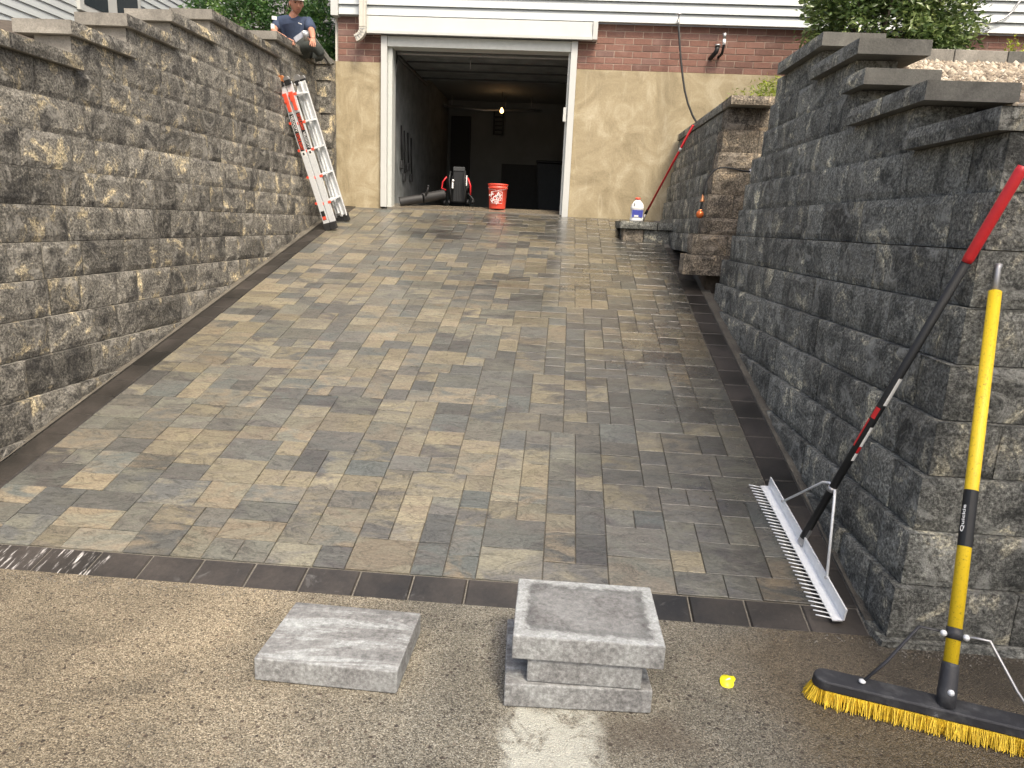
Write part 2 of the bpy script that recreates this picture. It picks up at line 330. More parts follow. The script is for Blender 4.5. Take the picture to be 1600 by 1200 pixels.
# ------------------------------------------------------------ mesh helpers
WL = {}
def wloc(o): return WL.get(o.name, Vector((0, 0, 0)))
def thing(name, label, cat, loc=(0, 0, 0), group=None):
    o = bpy.data.objects.new(name, None); C.objects.link(o); o.location = loc; WL[o.name] = Vector(loc)
    o.empty_display_size = .1
    o['label'] = label; o['category'] = cat
    if group: o['group'] = group
    return o
def tag(o, label, cat, group=None):
    o['label'] = label; o['category'] = cat
    if group: o['group'] = group
    return o
def struct(o): o['kind'] = 'structure'; return o
def stuff(o): o['kind'] = 'stuff'; return o
class MB:
    def __init__(s): s.v = []; s.f = []; s.sm = []
    def add(s, vs, fs, smooth=False):
        b = len(s.v); s.v += [Vector(v) for v in vs]; s.f += [tuple(b + i for i in f) for f in fs]; s.sm += [smooth] * len(fs); return s
    def hexa(s, p):   # 8 points: bottom 4 ccw, top 4 ccw
        return s.add(p, [(3, 2, 1, 0), (4, 5, 6, 7), (0, 1, 5, 4), (1, 2, 6, 5), (2, 3, 7, 6), (3, 0, 4, 7)])
    def box(s, x0, x1, y0, y1, z0, z1):
        return s.hexa([(x0, y0, z0), (x1, y0, z0), (x1, y1, z0), (x0, y1, z0), (x0, y0, z1), (x1, y0, z1), (x1, y1, z1), (x0, y1, z1)])
    def obox(s, c, A, B, D, a, b, d):   # oriented box: centre, axes, half sizes
        c, A, B, D = map(Vector, (c, A, B, D)); A = A.normalized() * a; B = B.normalized() * b; D = D.normalized() * d
        if A.cross(B).dot(D) < 0: A = -A
        return s.hexa([c - A - B - D, c + A - B - D, c + A + B - D, c - A + B - D, c - A - B + D, c + A - B + D, c + A + B + D, c - A + B + D])
    def tube(s, pts, rad, n=10, cap=True, smooth=True, ell=None):
        pts = [Vector(p) for p in pts]; k = len(pts)
        if not hasattr(rad, '__len__'): rad = [rad] * k
        t0 = (pts[1] - pts[0]).normalized()
        up = Vector((0, 0, 1)) if abs(t0.z) < .9 else Vector((1, 0, 0))
        nx = t0.cross(up).normalized(); vs = []
        for i, p in enumerate(pts):
            t = (pts[min(i + 1, k - 1)] - pts[max(i - 1, 0)]).normalized()
            nx = (nx - t * nx.dot(t)).normalized(); ny = t.cross(nx)
            for j in range(n):
                a = 2 * pi * j / n; vs.append(p + nx * cos(a) * rad[i] + ny * sin(a) * rad[i] * (ell or 1))
        fs = [(i * n + j, i * n + (j + 1) % n, (i + 1) * n + (j + 1) % n, (i + 1) * n + j) for i in range(k - 1) for j in range(n)]
        s.add(vs, fs, smooth)
        if cap:
            b = len(s.v) - k * n; s.f += [tuple(b + j for j in range(n))[::-1], tuple(b + (k - 1) * n + j for j in range(n))]; s.sm += [False] * 2
        return s
    def lathe(s, prof, c, n=24, axis=(0, 0, 1), smooth=True):
        ax = Vector(axis).normalized(); q = ax.to_track_quat('Z', 'Y'); c = Vector(c)
        vs = [c + q @ Vector((r * cos(2 * pi * j / n), r * sin(2 * pi * j / n), z)) for r, z in prof for j in range(n)]
        k = len(prof)
        fs = [(i * n + j, i * n + (j + 1) % n, (i + 1) * n + (j + 1) % n, (i + 1) * n + j) for i in range(k - 1) for j in range(n)]
        return s.add(vs, fs, smooth)
    def sphere(s, c, r, n=12, sq=(1, 1, 1)):
        c = Vector(c); vs = []; fs = []
        m = n // 2
        for i in range(m + 1):
            for j in range(n):
                a = pi * i / m; b = 2 * pi * j / n
                vs.append(c + Vector((r * sq[0] * sin(a) * cos(b), r * sq[1] * sin(a) * sin(b), -r * sq[2] * cos(a))))
        for i in range(m):
            for j in range(n): fs.append((i * n + j, i * n + (j + 1) % n, (i + 1) * n + (j + 1) % n, (i + 1) * n + j))
        return s.add(vs, fs, True)
    def build(s, name, mat, parent=None, origin=None, bevel=0, mats=None, fm=None):
        me = bpy.data.meshes.new(name)
        if origin is None:
            xs = list(zip(*s.v)); origin = Vector([(min(a) + max(a)) / 2 for a in xs]); origin.z = min(xs[2])
        origin = Vector(origin)
        me.from_pydata([v - origin for v in s.v], [], s.f); me.update()
        me.polygons.foreach_set('use_smooth', s.sm)
        me.materials.append(mat)
        for m_ in mats or []: me.materials.append(m_)
        if fm: me.polygons.foreach_set('material_index', fm)
        o = bpy.data.objects.new(name, me); C.objects.link(o)
        place(o, parent, origin)
        if bevel:
            b = o.modifiers.new('bevel', 'BEVEL'); b.width = bevel; b.segments = 2; b.limit_method = 'ANGLE'; b.angle_limit = radians(40)
        return o
def place(o, parent, origin):
    origin = Vector(origin)
    if parent is not None: o.parent = parent; o.location = origin - wloc(parent)
    else: o.location = origin
    WL[o.name] = origin
def box(name, mat, x0, x1, y0, y1, z0, z1, parent=None, bevel=0):
    return MB().box(x0, x1, y0, y1, z0, z1).build(name, mat, parent, bevel=bevel)
def text(name, s, mat, c, A, B, size, parent, depth=.001, width=None):
    """flat lettering: centre c, reading direction A, letter-up direction B"""
    cu = bpy.data.curves.new('t', 'FONT'); cu.body = s; cu.size = size; cu.extrude = depth; cu.align_x = 'CENTER'; cu.align_y = 'CENTER'; cu.offset = size * .012
    t = bpy.data.objects.new('t', cu); C.objects.link(t); bpy.context.view_layer.update()
    me = bpy.data.meshes.new_from_object(t.evaluated_get(bpy.context.evaluated_depsgraph_get()))
    bpy.data.objects.remove(t)
    A = Vector(A).normalized(); B = Vector(B); B = (B - A * B.dot(A)).normalized(); N = A.cross(B)
    if width:
        xs = [v.co.x for v in me.vertices]; k = width / (max(xs) - min(xs))
        for v in me.vertices: v.co.x *= k
    R3 = Matrix((A, B, N)).transposed().to_4x4(); me.transform(R3)
    me.materials.clear(); me.materials.append(mat)
    o = bpy.data.objects.new(name, me); C.objects.link(o); place(o, parent, c); return o

# ------------------------------------------------------------ levels shared by both retaining walls
LV = [-.20, .03, .26, .49, .72, .95, 1.18, 1.41, 1.64, 1.87, 2.10, 2.325, 2.55, 2.77, 2.99, 3.20, 3.407, 3.60]
SL = .2429
ca, sa = cos(math.atan(SL)), sin(math.atan(SL))
def drive_z(Y): return (Y - 2.83) * SL
def fbm(p, f, o=4): return mn.fractal(Vector(p) * f, 1.0, 2.0, o, noise_basis='PERLIN_ORIGINAL')
def rough_block(P, A, N, L, h, d, parent, mat, name='block', cut=None, ends=(False, False), amp=.009, step=.038, nv=6, bulge=.005, inset=.003):
    """one split-face stone. P = front bottom corner, A along, N outwards, Z up"""
    P, A, N = Vector(P), Vector(A).normalized(), Vector(N).normalized(); Z = Vector((0, 0, 1))
    nu = max(2, int(L / step)); v = []; f = []; sm = []; fm = []
    seed = Vector((R() * 50, R() * 50, R() * 50))
    def grid(O, U, nU, LU, Nn, flip):
        b = len(v)
        for j in range(nv + 1):
            for i in range(nU + 1):
                a, c = i / nU, j / nv; p = O + U * (a * LU) + Z * (c * h)
                e = min(a * LU, (1 - a) * LU, c * h, (1 - c) * h)
                k = min(1, e / .016)
                n1 = mn.noise((p + seed) * 6.5); dsp = (bulge + amp * (.45 - 1.5 * abs(n1)) + amp * .5 * mn.noise((p + seed) * 3)) * k - inset * (1 - k) + amp * .35 * k * mn.noise((p + seed) * 24)
                jit = Vector((0, 0, 0))
                if k == 0: jit = (A * mn.noise((p + seed) * 9)) * .003
                v.append(p + Nn * dsp + jit)
        for j in range(nv):
            for i in range(nU):
                q = b + j * (nU + 1) + i; t = (q, q + 1, q + nU + 2, q + nU + 1)
                f.append(t[::-1] if flip else t); sm.append(False); fm.append(0)
        return b
    fl = A.cross(Z).dot(N) < 0
    b = grid(P, A, nu, L, N, fl)
    idx = lambda i, j: b + j * (nu + 1) + i
    nb = len(v); Q = P - N * d
    v.extend([Q, Q + A * L, Q + A * L + Z * h, Q + Z * h])
    def poly(t, m):
        f.append(t if not fl else t[::-1]); sm.append(False); fm.append(m)
    poly(tuple([idx(i, 0) for i in range(nu, -1, -1)] + [nb, nb + 1]), 1 if name == 'capstone' else 0)
    poly(tuple([idx(i, nv) for i in range(nu + 1)] + [nb + 2, nb + 3]), 1 if name == 'capstone' else 0)
    if ends[0]: grid(P - N * .004, -N, max(2, int(d / step)), d - .004, -A, fl)
    else: poly(tuple([idx(0, j) for j in range(nv + 1)] + [nb + 3, nb]), 1)
    if ends[1]: grid(P + A * L - N * .004, -N, max(2, int(d / step)), d - .004, A, not fl)
    else: poly(tuple([idx(nu, j) for j in range(nv, -1, -1)] + [nb + 1, nb + 2]), 1)
    poly((nb + 3, nb + 2, nb + 1, nb), 1)
    m = MB(); m.v = v; m.f = f; m.sm = sm
    return m.build(name, mat, parent, bevel=0, mats=[cut or mat], fm=fm)
def lengths(total, first=None):
    out = []; s = 0
    while s < total - .001:
        l = random.choice([.24, .30, .38, .45, .45, .60]) * RU(.95, 1.05)
        if first and not out: l = first
        if total - s - l < .12: l = total - s
        out.append((s, l)); s += l
    return out

# ------------------------------------------------------------ ground, street, driveway
def sheet(name, mat, x0, x1, y0, y1, z):
    o = MB().add([(x0, y0, z), (x1, y0, z), (x1, y1, z), (x0, y1, z)], [(0, 1, 2, 3)]).build(name, mat, origin=(0, 0, z)); return struct(o)
sheet('ground', M['ground'], -150, 150, -150, 2.84, 0.)
drive = MB().add([(-3.16, 2.83, -.011), (1.52, 2.83, -.011), (1.52, 10.25, -.011 + 7.42 * SL), (-3.16, 10.25, -.011 + 7.42 * SL),
                  (-3.16, 2.83, -.3), (1.52, 2.83, -.3), (1.52, 10.25, -.3), (-3.16, 10.25, -.3)],
                 [(0, 1, 2, 3), (4, 5, 1, 0), (5, 6, 2, 1), (6, 7, 3, 2), (7, 4, 0, 3)]).build('driveway', M['sand'], origin=(-.85, 2.83, 0))
struct(drive)
SLOPE = Matrix.Rotation(math.atan(SL), 3, 'X')
def on_drive(x, s, n=0.): return Vector((x, 2.83 + s * ca - n * sa, s * sa + n * ca))
pm_cache = {}
def paver_mesh(w, d, th=.05, kind='p', var=0):
    key = (round(w, 3), round(d, 3), kind, var)
    if key in pm_cache: return pm_cache[key]
    nx, ny = (4, 3) if kind == 'p' else (2, 2); b = .0022 if kind == 'p' else .006
    seed = Vector((R() * 99, R() * 99, 0)); vs = []; fs = []
    for j in range(ny + 1):
        for i in range(nx + 1):
            x, y = -w / 2 + b + (w - 2 * b) * i / nx, -d / 2 + b + (d - 2 * b) * j / ny
            e = i in (0, nx) or j in (0, ny)
            z = (.0035 if kind == 'p' else .0006) * mn.noise(Vector((x, y, 0)) * 8 + seed) - (.001 if e else 0)
            vs.append((x, y, z))
    for j in range(ny):
        for i in range(nx):
            q = j * (nx + 1) + i; fs.append((q, q + 1, q + nx + 2, q + nx + 1))
    ring = [i for i in range(nx + 1)] + [j * (nx + 1) + nx for j in range(1, ny + 1)] + [ny * (nx + 1) + i for i in range(nx - 1, -1, -1)] + [j * (nx + 1) for j in range(ny - 1, 0, -1)]
    n0 = len(vs); k = len(ring)
    for q in ring:
        x, y, z = vs[q]
        sx = (w / 2 if x > w / 2 - b * 1.5 else -w / 2 if x < -w / 2 + b * 1.5 else x); sy = (d / 2 if y > d / 2 - b * 1.5 else -d / 2 if y < -d / 2 + b * 1.5 else y)
        vs.append((sx, sy, z - b * 1.2))
    for q in range(k): vs.append((vs[n0 + q][0], vs[n0 + q][1], -th))
    for q in range(k):
        p = (q + 1) % k
        fs.append((ring[q], n0 + q, n0 + p, ring[p])); fs.append((n0 + q, n0 + k + q, n0 + k + p, n0 + p))
    pm_cache[key] = (vs, fs); return pm_cache[key]
me_cache = {}
def put_paver(x, s, w, d, mat, name, kind, var, tints=None, tilt=0):
    key = (round(w, 3), round(d, 3), kind, var)
    if key not in me_cache:
        vs, fs = paver_mesh(w, d, kind=kind, var=var)
        me = bpy.data.meshes.new(name); me.from_pydata(vs, [], fs); me.update(); me.materials.append(mat); me_cache[key] = me
    o = bpy.data.objects.new(name, me_cache[key]); C.objects.link(o); place(o, drive, on_drive(x, s, RU(-.0012, .0012)))
    o.rotation_euler = (math.atan(SL) + RU(-.003, .003), RU(-.003, .003), RU(-.004, .004))
    if tints: o['tint'] = tints[0]; o['tint2'] = tints[1]
    return o
TAN = [(.235, .19, .125), (.265, .22, .15), (.215, .178, .122), (.235, .20, .145), (.20, .175, .13)]
GRY = [(.088, .084, .080), (.115, .113, .105), (.080, .076, .074), (.135, .128, .112), (.100, .106, .104), (.155, .145, .12)]
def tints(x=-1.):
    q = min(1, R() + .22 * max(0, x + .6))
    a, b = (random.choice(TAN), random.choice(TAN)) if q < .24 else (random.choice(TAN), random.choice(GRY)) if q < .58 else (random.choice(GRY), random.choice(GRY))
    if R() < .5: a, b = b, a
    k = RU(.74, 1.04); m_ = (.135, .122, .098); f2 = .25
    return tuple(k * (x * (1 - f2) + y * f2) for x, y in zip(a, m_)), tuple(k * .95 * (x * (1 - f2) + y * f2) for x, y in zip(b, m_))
U = 4.185 / 54; X0 = -2.945; S0 = .180; ROWS = int((10.22 - 2.83) / ca / U - S0 / U)
grid = [[0] * 54 for _ in range(ROWS)]; pav = []
for j in range(ROWS):
    i = 0
    while i < 54:
        if grid[j][i]: i += 1; continue
        run = 0
        while i + run < 54 and not grid[j][i + run] and run < 8: run += 1
        full = i + run >= 54 or grid[j][i + run]
        opts = [w for w in (2, 2, 3, 3, 4, 4) if w <= run and not (full and run - w == 1)] or [run]
        w = random.choice(opts)
        dd = random.choice({2: [2, 2, 3], 3: [2, 2, 3], 4: [2, 3, 3]}.get(w, [2]))
        dd = min(dd, ROWS - j)
        for a in range(dd):
            for b in range(w): grid[j + a][i + b] = 1
        pav.append((X0 + (i + w / 2) * U, S0 + (j + dd / 2) * U, w * U, dd * U)); i += w
pav.sort(key=lambda p: p[1] - .2 * p[2])
GAP = .0034
for p in pav[:300]:
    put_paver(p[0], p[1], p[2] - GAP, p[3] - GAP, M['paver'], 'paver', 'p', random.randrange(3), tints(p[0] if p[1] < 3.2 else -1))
far = MB(); t1 = []; t2 = []
for p in pav[300:]:
    vs, fs = paver_mesh(p[2] - GAP, p[3] - GAP, kind='p', var=random.randrange(3))
    rm = Matrix.Rotation(math.atan(SL), 3, 'X'); c = on_drive(p[0], p[1], RU(-.0012, .0012)); tt = tints()
    far.add([c + rm @ Vector(v) for v in vs], fs); t1 += [tt[0]] * len(vs); t2 += [tt[1]] * len(vs)
fo = stuff(far.build('far_pavers', M['paver_geo'], drive))
for nm, t in (('tint', t1), ('tint2', t2)):
    a = fo.data.attributes.new(nm, 'FLOAT_COLOR', 'POINT'); a.data.foreach_set('color', np.array([(*c, 1) for c in t], dtype=np.float32).ravel())
x = -3.115
while x < 1.42:
    w = min(.252, 1.43 - x)
    if w > .06: put_paver(x + w / 2, .088, w - .007, .170, M['border'], 'border_paver', 'b', 0)
    x += .252
s = .18
while s < 7.5:
    d = .25
    put_paver(-3.035, s + d / 2, .168, d - .006, M['border'], 'border_paver', 'b', 1)
    if s < 5.0 or s < 6.0: put_paver(1.335, s + d / 2, .178, d - .006, M['border'], 'border_paver', 'b', 2)
    s += d
def strip(name, mat, x0, x1, y0, y1, dz):
    m = MB(); n = 30
    for i in range(n):
        a, b = y0 + (y1 - y0) * i / n, y0 + (y1 - y0) * (i + 1) / n
        m.add([(x0, a, drive_z(a) + dz), (x1, a, drive_z(a) + dz), (x1, b, drive_z(b) + dz), (x0, b, drive_z(b) + dz)], [(0, 1, 2, 3)])
    return m
strip('', None, -3.24, -3.12, 2.83, 10.1, .004).build('edging_strip', M['edging'], drive)
strip('', None, 1.427, 1.56, 2.83, 7.2, .004).build('edging_strip', M['edging'], drive)

# ------------------------------------------------------------ left retaining wall
AL, CLW, BL = -3.145 + .2 * .127 - 3.67 * .021, .021, .127
def xl(Y, z): return AL + CLW * Y - BL * (z - .03) - .015
lw = thing('retaining_wall', 'long rough grey and tan block wall left of the driveway with stepped capstones', 'wall', (-3.2, 6, 0))
top_start = {11: 3.75, 12: 5.02, 13: 5.70, 14: 6.38, 15: 7.13, 16: 8.70}   # row index -> where the row begins
A_ = Vector((CLW, 1, 0))
for k in range(len(LV) - 1):
    zb, zt = LV[k], LV[k + 1]
    y0 = top_start.get(k, 2.9 + .12 * max(0, zb))
    y1 = min(10.05, 2.83 + (zt + .05) / SL)
    for i, (s, l) in enumerate(lengths(y1 - y0)):
        Y = y0 + s; g_ = .013 if R() < .2 else .005
        st = k in top_start and i == 0
        rough_block((xl(Y, zb), Y, zb + .001), A_, (1, 0, 0), l - g_, zt - zb - .004, .26, lw, M['stone_l'], cut=M['cut_l'] if st else None)
def cap(P, A, N, L, parent, mat, cut, h=.088, d=.42, **k):
    return rough_block(P, A, N, L, h, d, parent, mat, name='capstone', cut=cut, amp=.006, nv=2, bulge=.002, inset=.004, step=.05, **k)
segs = [(11, 2.95, 3.75), (12, 3.72, 5.03), (13, 4.97, 5.72), (14, 5.65, 6.40), (15, 6.33, 7.15), (16, 7.08, 8.71), (17, 8.635, 10.06)]
for li, y0, y1 in segs:
    n = max(1, round((y1 - y0) / .62)); z = LV[li]
    for i in range(n):
        a = y0 + (y1 - y0) * i / n; l = (y1 - y0) / n
        cap((xl(a, z) + .075, a, z + .001), A_, (1, 0, 0), l - .005, lw, M['stone_l'], M['cut_l'])
# short return at the house corner
for k in range(7, len(LV) - 1):
    zb, zt = LV[k], LV[k + 1]; xa = xl(9.9, zb) - .02
    w = -3.205 - xa
    if w > .03: rough_block((xa, 9.93 + .02 * (k % 2), zb + .001), (1, 0, 0), (0, -1, 0), w, zt - zb - .004, .2, lw, M['stone_l'], nv=4)
cap((-3.47, 9.90, LV[17] + .003), (1, 0, 0), (0, -1, 0), .255, lw, M['stone_l'], M['cut_l'], d=.28)
# street side of the left wall, out to the left
for k in range(0, 11):
    zb, zt = LV[k], LV[k + 1]
    for s, l in lengths(3.2):
        rough_block((xl(2.9, zb) - .26 - s - l, 2.9 + .12 * max(0, zb), zb + .001), (1, 0, 0), (0, -1, 0), l - .004, zt - zb - .004, .26, lw, M['stone_l'], cut=M['cut_l'], nv=3, step=.09)

# ------------------------------------------------------------ right retaining wall
AR, CR, BR = 1.437 + .0564, -.02, .15
def xr(Y, z): return AR + CR * Y + BR * z + .02
def yf(z): return 2.79 + .15 * z
rw = thing('retaining_wall', 'tall damp dark grey block wall right of the driveway, stepping up to the house', 'wall', (1.6, 5, 0))
A2 = Vector((CR, 1, 0))
rs = {10: 3.90, 11: 4.77, 12: 5.00, 13: 5.74}
def far_end(z): return 7.1 if z < 1.3 else 6.95 if z < 2.2 else 6.8
for k in range(0, 14):
    zb, zt = LV[k], LV[k + 1]
    corner = k not in rs
    y0 = rs.get(k, yf(zb)); odd = k % 2
    if corner and odd: y0 += .25
    y1 = min(far_end(zb), 2.83 + (zt + .05) / SL)
    if y1 > y0:
        for i, (s, l) in enumerate(lengths(y1 - y0)):
            g_ = .016 if R() < .2 else .005
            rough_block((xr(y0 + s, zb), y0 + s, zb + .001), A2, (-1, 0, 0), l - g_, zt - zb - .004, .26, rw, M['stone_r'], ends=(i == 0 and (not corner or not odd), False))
    if corner:   # the face along the street
        x0 = xr(yf(zb), zb) + (0 if odd else .262)
        for i, (s, l) in enumerate(lengths(5.2, .5 if odd else None)):
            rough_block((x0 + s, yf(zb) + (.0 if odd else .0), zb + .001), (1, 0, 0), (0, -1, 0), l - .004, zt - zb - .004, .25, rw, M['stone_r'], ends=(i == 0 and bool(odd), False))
rseg = [(10, 3.06, 3.84), (11, 3.76, 4.70), (12, 4.60, 4.95), (13, 4.84, 5.68), (14, 5.60, 6.62)]
for li, y0, y1 in rseg:
    z = LV[li]; n = max(1, round((y1 - y0) / .5))
    for i in range(n):
        a = y0 + (y1 - y0) * i / n; l = (y1 - y0) / n
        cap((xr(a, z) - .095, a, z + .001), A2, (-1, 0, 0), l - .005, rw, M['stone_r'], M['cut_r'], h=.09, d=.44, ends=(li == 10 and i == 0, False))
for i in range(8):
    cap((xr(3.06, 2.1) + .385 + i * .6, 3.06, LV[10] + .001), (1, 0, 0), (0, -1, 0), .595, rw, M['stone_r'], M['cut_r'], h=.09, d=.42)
# ------------------------------------------------------------ pillar and lower inner wall
iw = thing('retaining_wall', 'lower inner block wall with a warm sunlit front face, running back to the stucco', 'wall', (1.5, 8.5, 1.3))
def xi(Y, z): return 1.389 + .15 * (z - 1.81) - .012 * (Y - 7.2)
ZI = [1.24, 1.44, 1.64, 1.80, 2.02, 2.24, 2.42, 2.63, 2.83]
for k in range(len(ZI) - 1):
    zb, zt = ZI[k], ZI[k + 1]; Yf = 7.18 + .05 * k * .4
    x0 = xi(7.2, zb) - (.10 if k == 0 else .06 if k == 1 else 0); x1 = xr(7, zb) + .30
    sp = (x1 - x0) * random.choice([.45, .55, .62])
    cuts = [(x0, x1)] if k % 3 == 2 else [(x0, x0 + sp), (x0 + sp, x1)]
    for i, (a, b) in enumerate(cuts):
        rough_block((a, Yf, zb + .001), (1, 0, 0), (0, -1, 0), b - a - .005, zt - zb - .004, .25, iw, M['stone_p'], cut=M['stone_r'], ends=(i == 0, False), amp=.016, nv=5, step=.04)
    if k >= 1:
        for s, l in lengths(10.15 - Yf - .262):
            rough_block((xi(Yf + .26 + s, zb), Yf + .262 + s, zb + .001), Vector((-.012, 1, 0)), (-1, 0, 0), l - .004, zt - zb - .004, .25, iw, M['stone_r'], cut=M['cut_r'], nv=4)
box('core', M['soil'], 1.47, 2.0, 7.35, 9.9, .9, 1.5, iw)
cap((xi(7.2, 2.83) - .05, 7.15, 2.832), (1, 0, 0), (0, -1, 0), .40, iw, M['stone_p'], M['cut_l'], h=.078, d=.40, ends=(True, False))
for i in range(5):
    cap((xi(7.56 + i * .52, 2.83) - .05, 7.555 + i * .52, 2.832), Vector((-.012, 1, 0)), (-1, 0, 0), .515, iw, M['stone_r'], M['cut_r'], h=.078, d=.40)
# low step wall beside the garage
bw = thing('low_wall', 'knee high block ledge with a flat cap below the stucco, under the white jug', 'wall', (1.1, 9.4, 1.5))
for a, l in ((.745, .25), (1.0, .44)):
    rough_block((a, 9.03, 1.46), (1, 0, 0), (0, -1, 0), l - .006, .19, .25, bw, M['stone_p'] if a < .8 else M['stone_r'], cut=M['stone_r'], ends=(a < .8, False))
rough_block((.745, 9.29, 1.53), (0, 1, 0), (-1, 0, 0), .85, .125, .25, bw, M['stone_r'], nv=3)
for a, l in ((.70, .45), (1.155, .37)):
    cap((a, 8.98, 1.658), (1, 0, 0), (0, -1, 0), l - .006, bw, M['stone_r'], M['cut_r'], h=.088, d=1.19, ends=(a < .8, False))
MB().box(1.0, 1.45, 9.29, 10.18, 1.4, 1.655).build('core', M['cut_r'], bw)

# ------------------------------------------------------------ terrain behind the walls
def terrain(name, mat, xs, ys, zf):
    vs = [(x, y, zf(x, y)) for y in ys for x in xs]; n = len(xs)
    fs = [(j * n + i, j * n + i + 1, (j + 1) * n + i + 1, (j + 1) * n + i) for j in range(len(ys) - 1) for i in range(n - 1)]
    return struct(MB().add(vs, fs, True).build(name, mat, origin=(0, 0, 0)))
def zleft(x, y):
    t = [(2.9, 2.28), (3.75, 2.4), (5.0, 2.62), (5.7, 2.84), (6.4, 3.05), (7.1, 3.28), (8.7, 3.48), (10, 3.5), (14, 3.6), (60, 3.9)]
    for (a, za), (b, zb) in zip(t, t[1:]):
        if y <= b: return za + (zb - za) * (y - a) / (b - a)
    return t[-1][1]
terrain('yard_left', M['soil'], [-150, -12, -6, -4.2, -3.62 - .12], [3.1, 3.75, 5.0, 5.7, 6.4, 7.1, 8.7, 10, 14, 60], lambda x, y: zleft(x, y) + (0 if x > -5 else .1))
def zright(x, y): return 2.16 + (min(y, 8.2) - 3.2) * .262 + max(0, y - 8.2) * .12
terrain('yard_right', M['soil'], [2.05, 2.79, 2.81, 5, 9, 150], [3.3, 4.5, 6.2, 6.51, 8.2, 10.3, 60], lambda x, y: zright(x, y) - .04 - (.28 if x < 2.1 and y > 3.6 else 0) - (.6 if x < 2.8 and y > 6.5 else 0))
terrain('planter_soil', M['soil'], [1.6, 2.0, 2.4], [7.3, 8.5, 10.2], lambda x, y: 2.86)
# gravel
def gravel(n, seed):
    rng = np.random.RandomState(seed)
    ico = [(0, 0, 1), (.9, 0, .4), (.28, .85, .4), (-.72, .53, .4), (-.72, -.53, .4), (.28, -.85, .4), (.6, .5, -.5), (-.3, .7, -.5), (-.8, 0, -.5), (-.3, -.7, -.5), (.6, -.5, -.5)]
    fc = [(0, 1, 2), (0, 2, 3), (0, 3, 4), (0, 4, 5), (0, 5, 1), (1, 6, 2), (2, 7, 3), (3, 8, 4), (4, 9, 5), (5, 10, 1), (6, 7, 2), (7, 8, 3), (8, 9, 4), (9, 10, 5), (10, 6, 1)]
    base = np.array(ico)
    y = rng.uniform(3.45, 8.1, n); xm = np.where(y > 6.2, 2.75, 2.12); x = xm + (5.4 - xm) * rng.uniform(0, 1, n); r = rng.uniform(.014, .034, n)
    vs = []; 
    ang = rng.uniform(0, 6.28, n); sq = rng.uniform(.55, 1.3, (n, 3))
    allv = base[None] * sq[:, None, :] * (1 + rng.uniform(-.22, .22, (n, 11, 1)))
    c, s = np.cos(ang)[:, None], np.sin(ang)[:, None]
    X = allv[:, :, 0] * c - allv[:, :, 1] * s; Yy = allv[:, :, 0] * s + allv[:, :, 1] * c
    out = np.stack([x[:, None] + X * r[:, None], y[:, None] + Yy * r[:, None], (2.16 + (y - 3.2) * .262 + rng.uniform(-.03, .015, n))[:, None] + allv[:, :, 2] * r[:, None]], -1).reshape(-1, 3)
    F = (np.array(fc)[None] + (np.arange(n) * 11)[:, None, None]).reshape(-1, 3)
    me = bpy.data.meshes.new('gravel'); me.vertices.add(len(out)); me.vertices.foreach_set('co', out.ravel())
    me.loops.add(F.size); me.loops.foreach_set('vertex_index', F.ravel()); me.polygons.add(len(F))
    me.polygons.foreach_set('loop_start', np.arange(len(F)) * 3); me.polygons.foreach_set('loop_total', np.full(len(F), 3)); me.update(); me.validate()
    a = me.attributes.new('lv', 'FLOAT', 'POINT'); a.data.foreach_set('value', np.repeat(rng.uniform(0, 1, n), 11).astype(np.float32))
    me.materials.append(M['gravel']); o = bpy.data.objects.new('gravel', me); C.objects.link(o); stuff(o)
    tag(o, 'tan pea gravel bed behind the right wall capstones', 'gravel'); return o
gravel(24000, 3)
kb = thing('garden_edging', 'row of flat grey edging stones between the gravel bed and the round shrub', 'edging', (4, 8.15, 3.4))
for i in range(7):
    a = 2.85 + i * .53
    MB().box(a, a + .522, 8.16, 8.32, 3.33, 3.60).build('edging_stone', M['cut_l'] if i < 3 else M['cut_r'], kb, bevel=.006)

# ------------------------------------------------------------ house
hs = thing('house', 'white sided house with red brick band, tan stucco base and open garage doorway', 'house', (0, 10.2, 1.7))
HX0, HX1 = -3.24, 9.0
box('stucco', M['stucco'], -3.225, -2.584, 10.2, 10.42, 1.3, 3.70, hs)
box('stucco', M['stucco'], .056, HX1, 10.2, 10.42, 1.3, 3.70, hs)
box('mortar', M['mortar'], -3.19, -2.584, 10.216, 10.42, 3.702, 4.27, hs)
box('mortar', M['mortar'], .056, HX1, 10.216, 10.42, 3.702, 4.27, hs)
bh = .565 / 7; bl = .243
bmesh_ = {}
def brick(x0, x1, z0):
    L = round(x1 - x0, 3)
    if L not in bmesh_:
        m = MB().box(-L / 2, L / 2, -.012, .012, 0, bh - .010); o = m.build('brick', M['brick'], hs, origin=(0, 0, 0), bevel=.002); bmesh_[L] = o.data
        o.location = Vector(((x0 + x1) / 2, 10.222, z0)) - wloc(hs); return
    o = bpy.data.objects.new('brick', bmesh_[L]); C.objects.link(o)
    o.parent = hs; o.location = Vector(((x0 + x1) / 2, 10.222 + RU(-.002, .002), z0)) - wloc(hs)
    b = o.modifiers.new('bevel', 'BEVEL'); b.width = .002
for r_ in range(7):
    z = 3.705 + r_ * bh
    for lo, hi in ((-3.185, -2.585), (.058, 6.2)):
        x = lo - (bl * .5 if r_ % 2 else 0)
        while x < hi - .02:
            a, b = max(x, lo), min(x + bl - .009, hi)
            if b - a > .03: brick(a, b, z)
            x += bl
n_b = 21
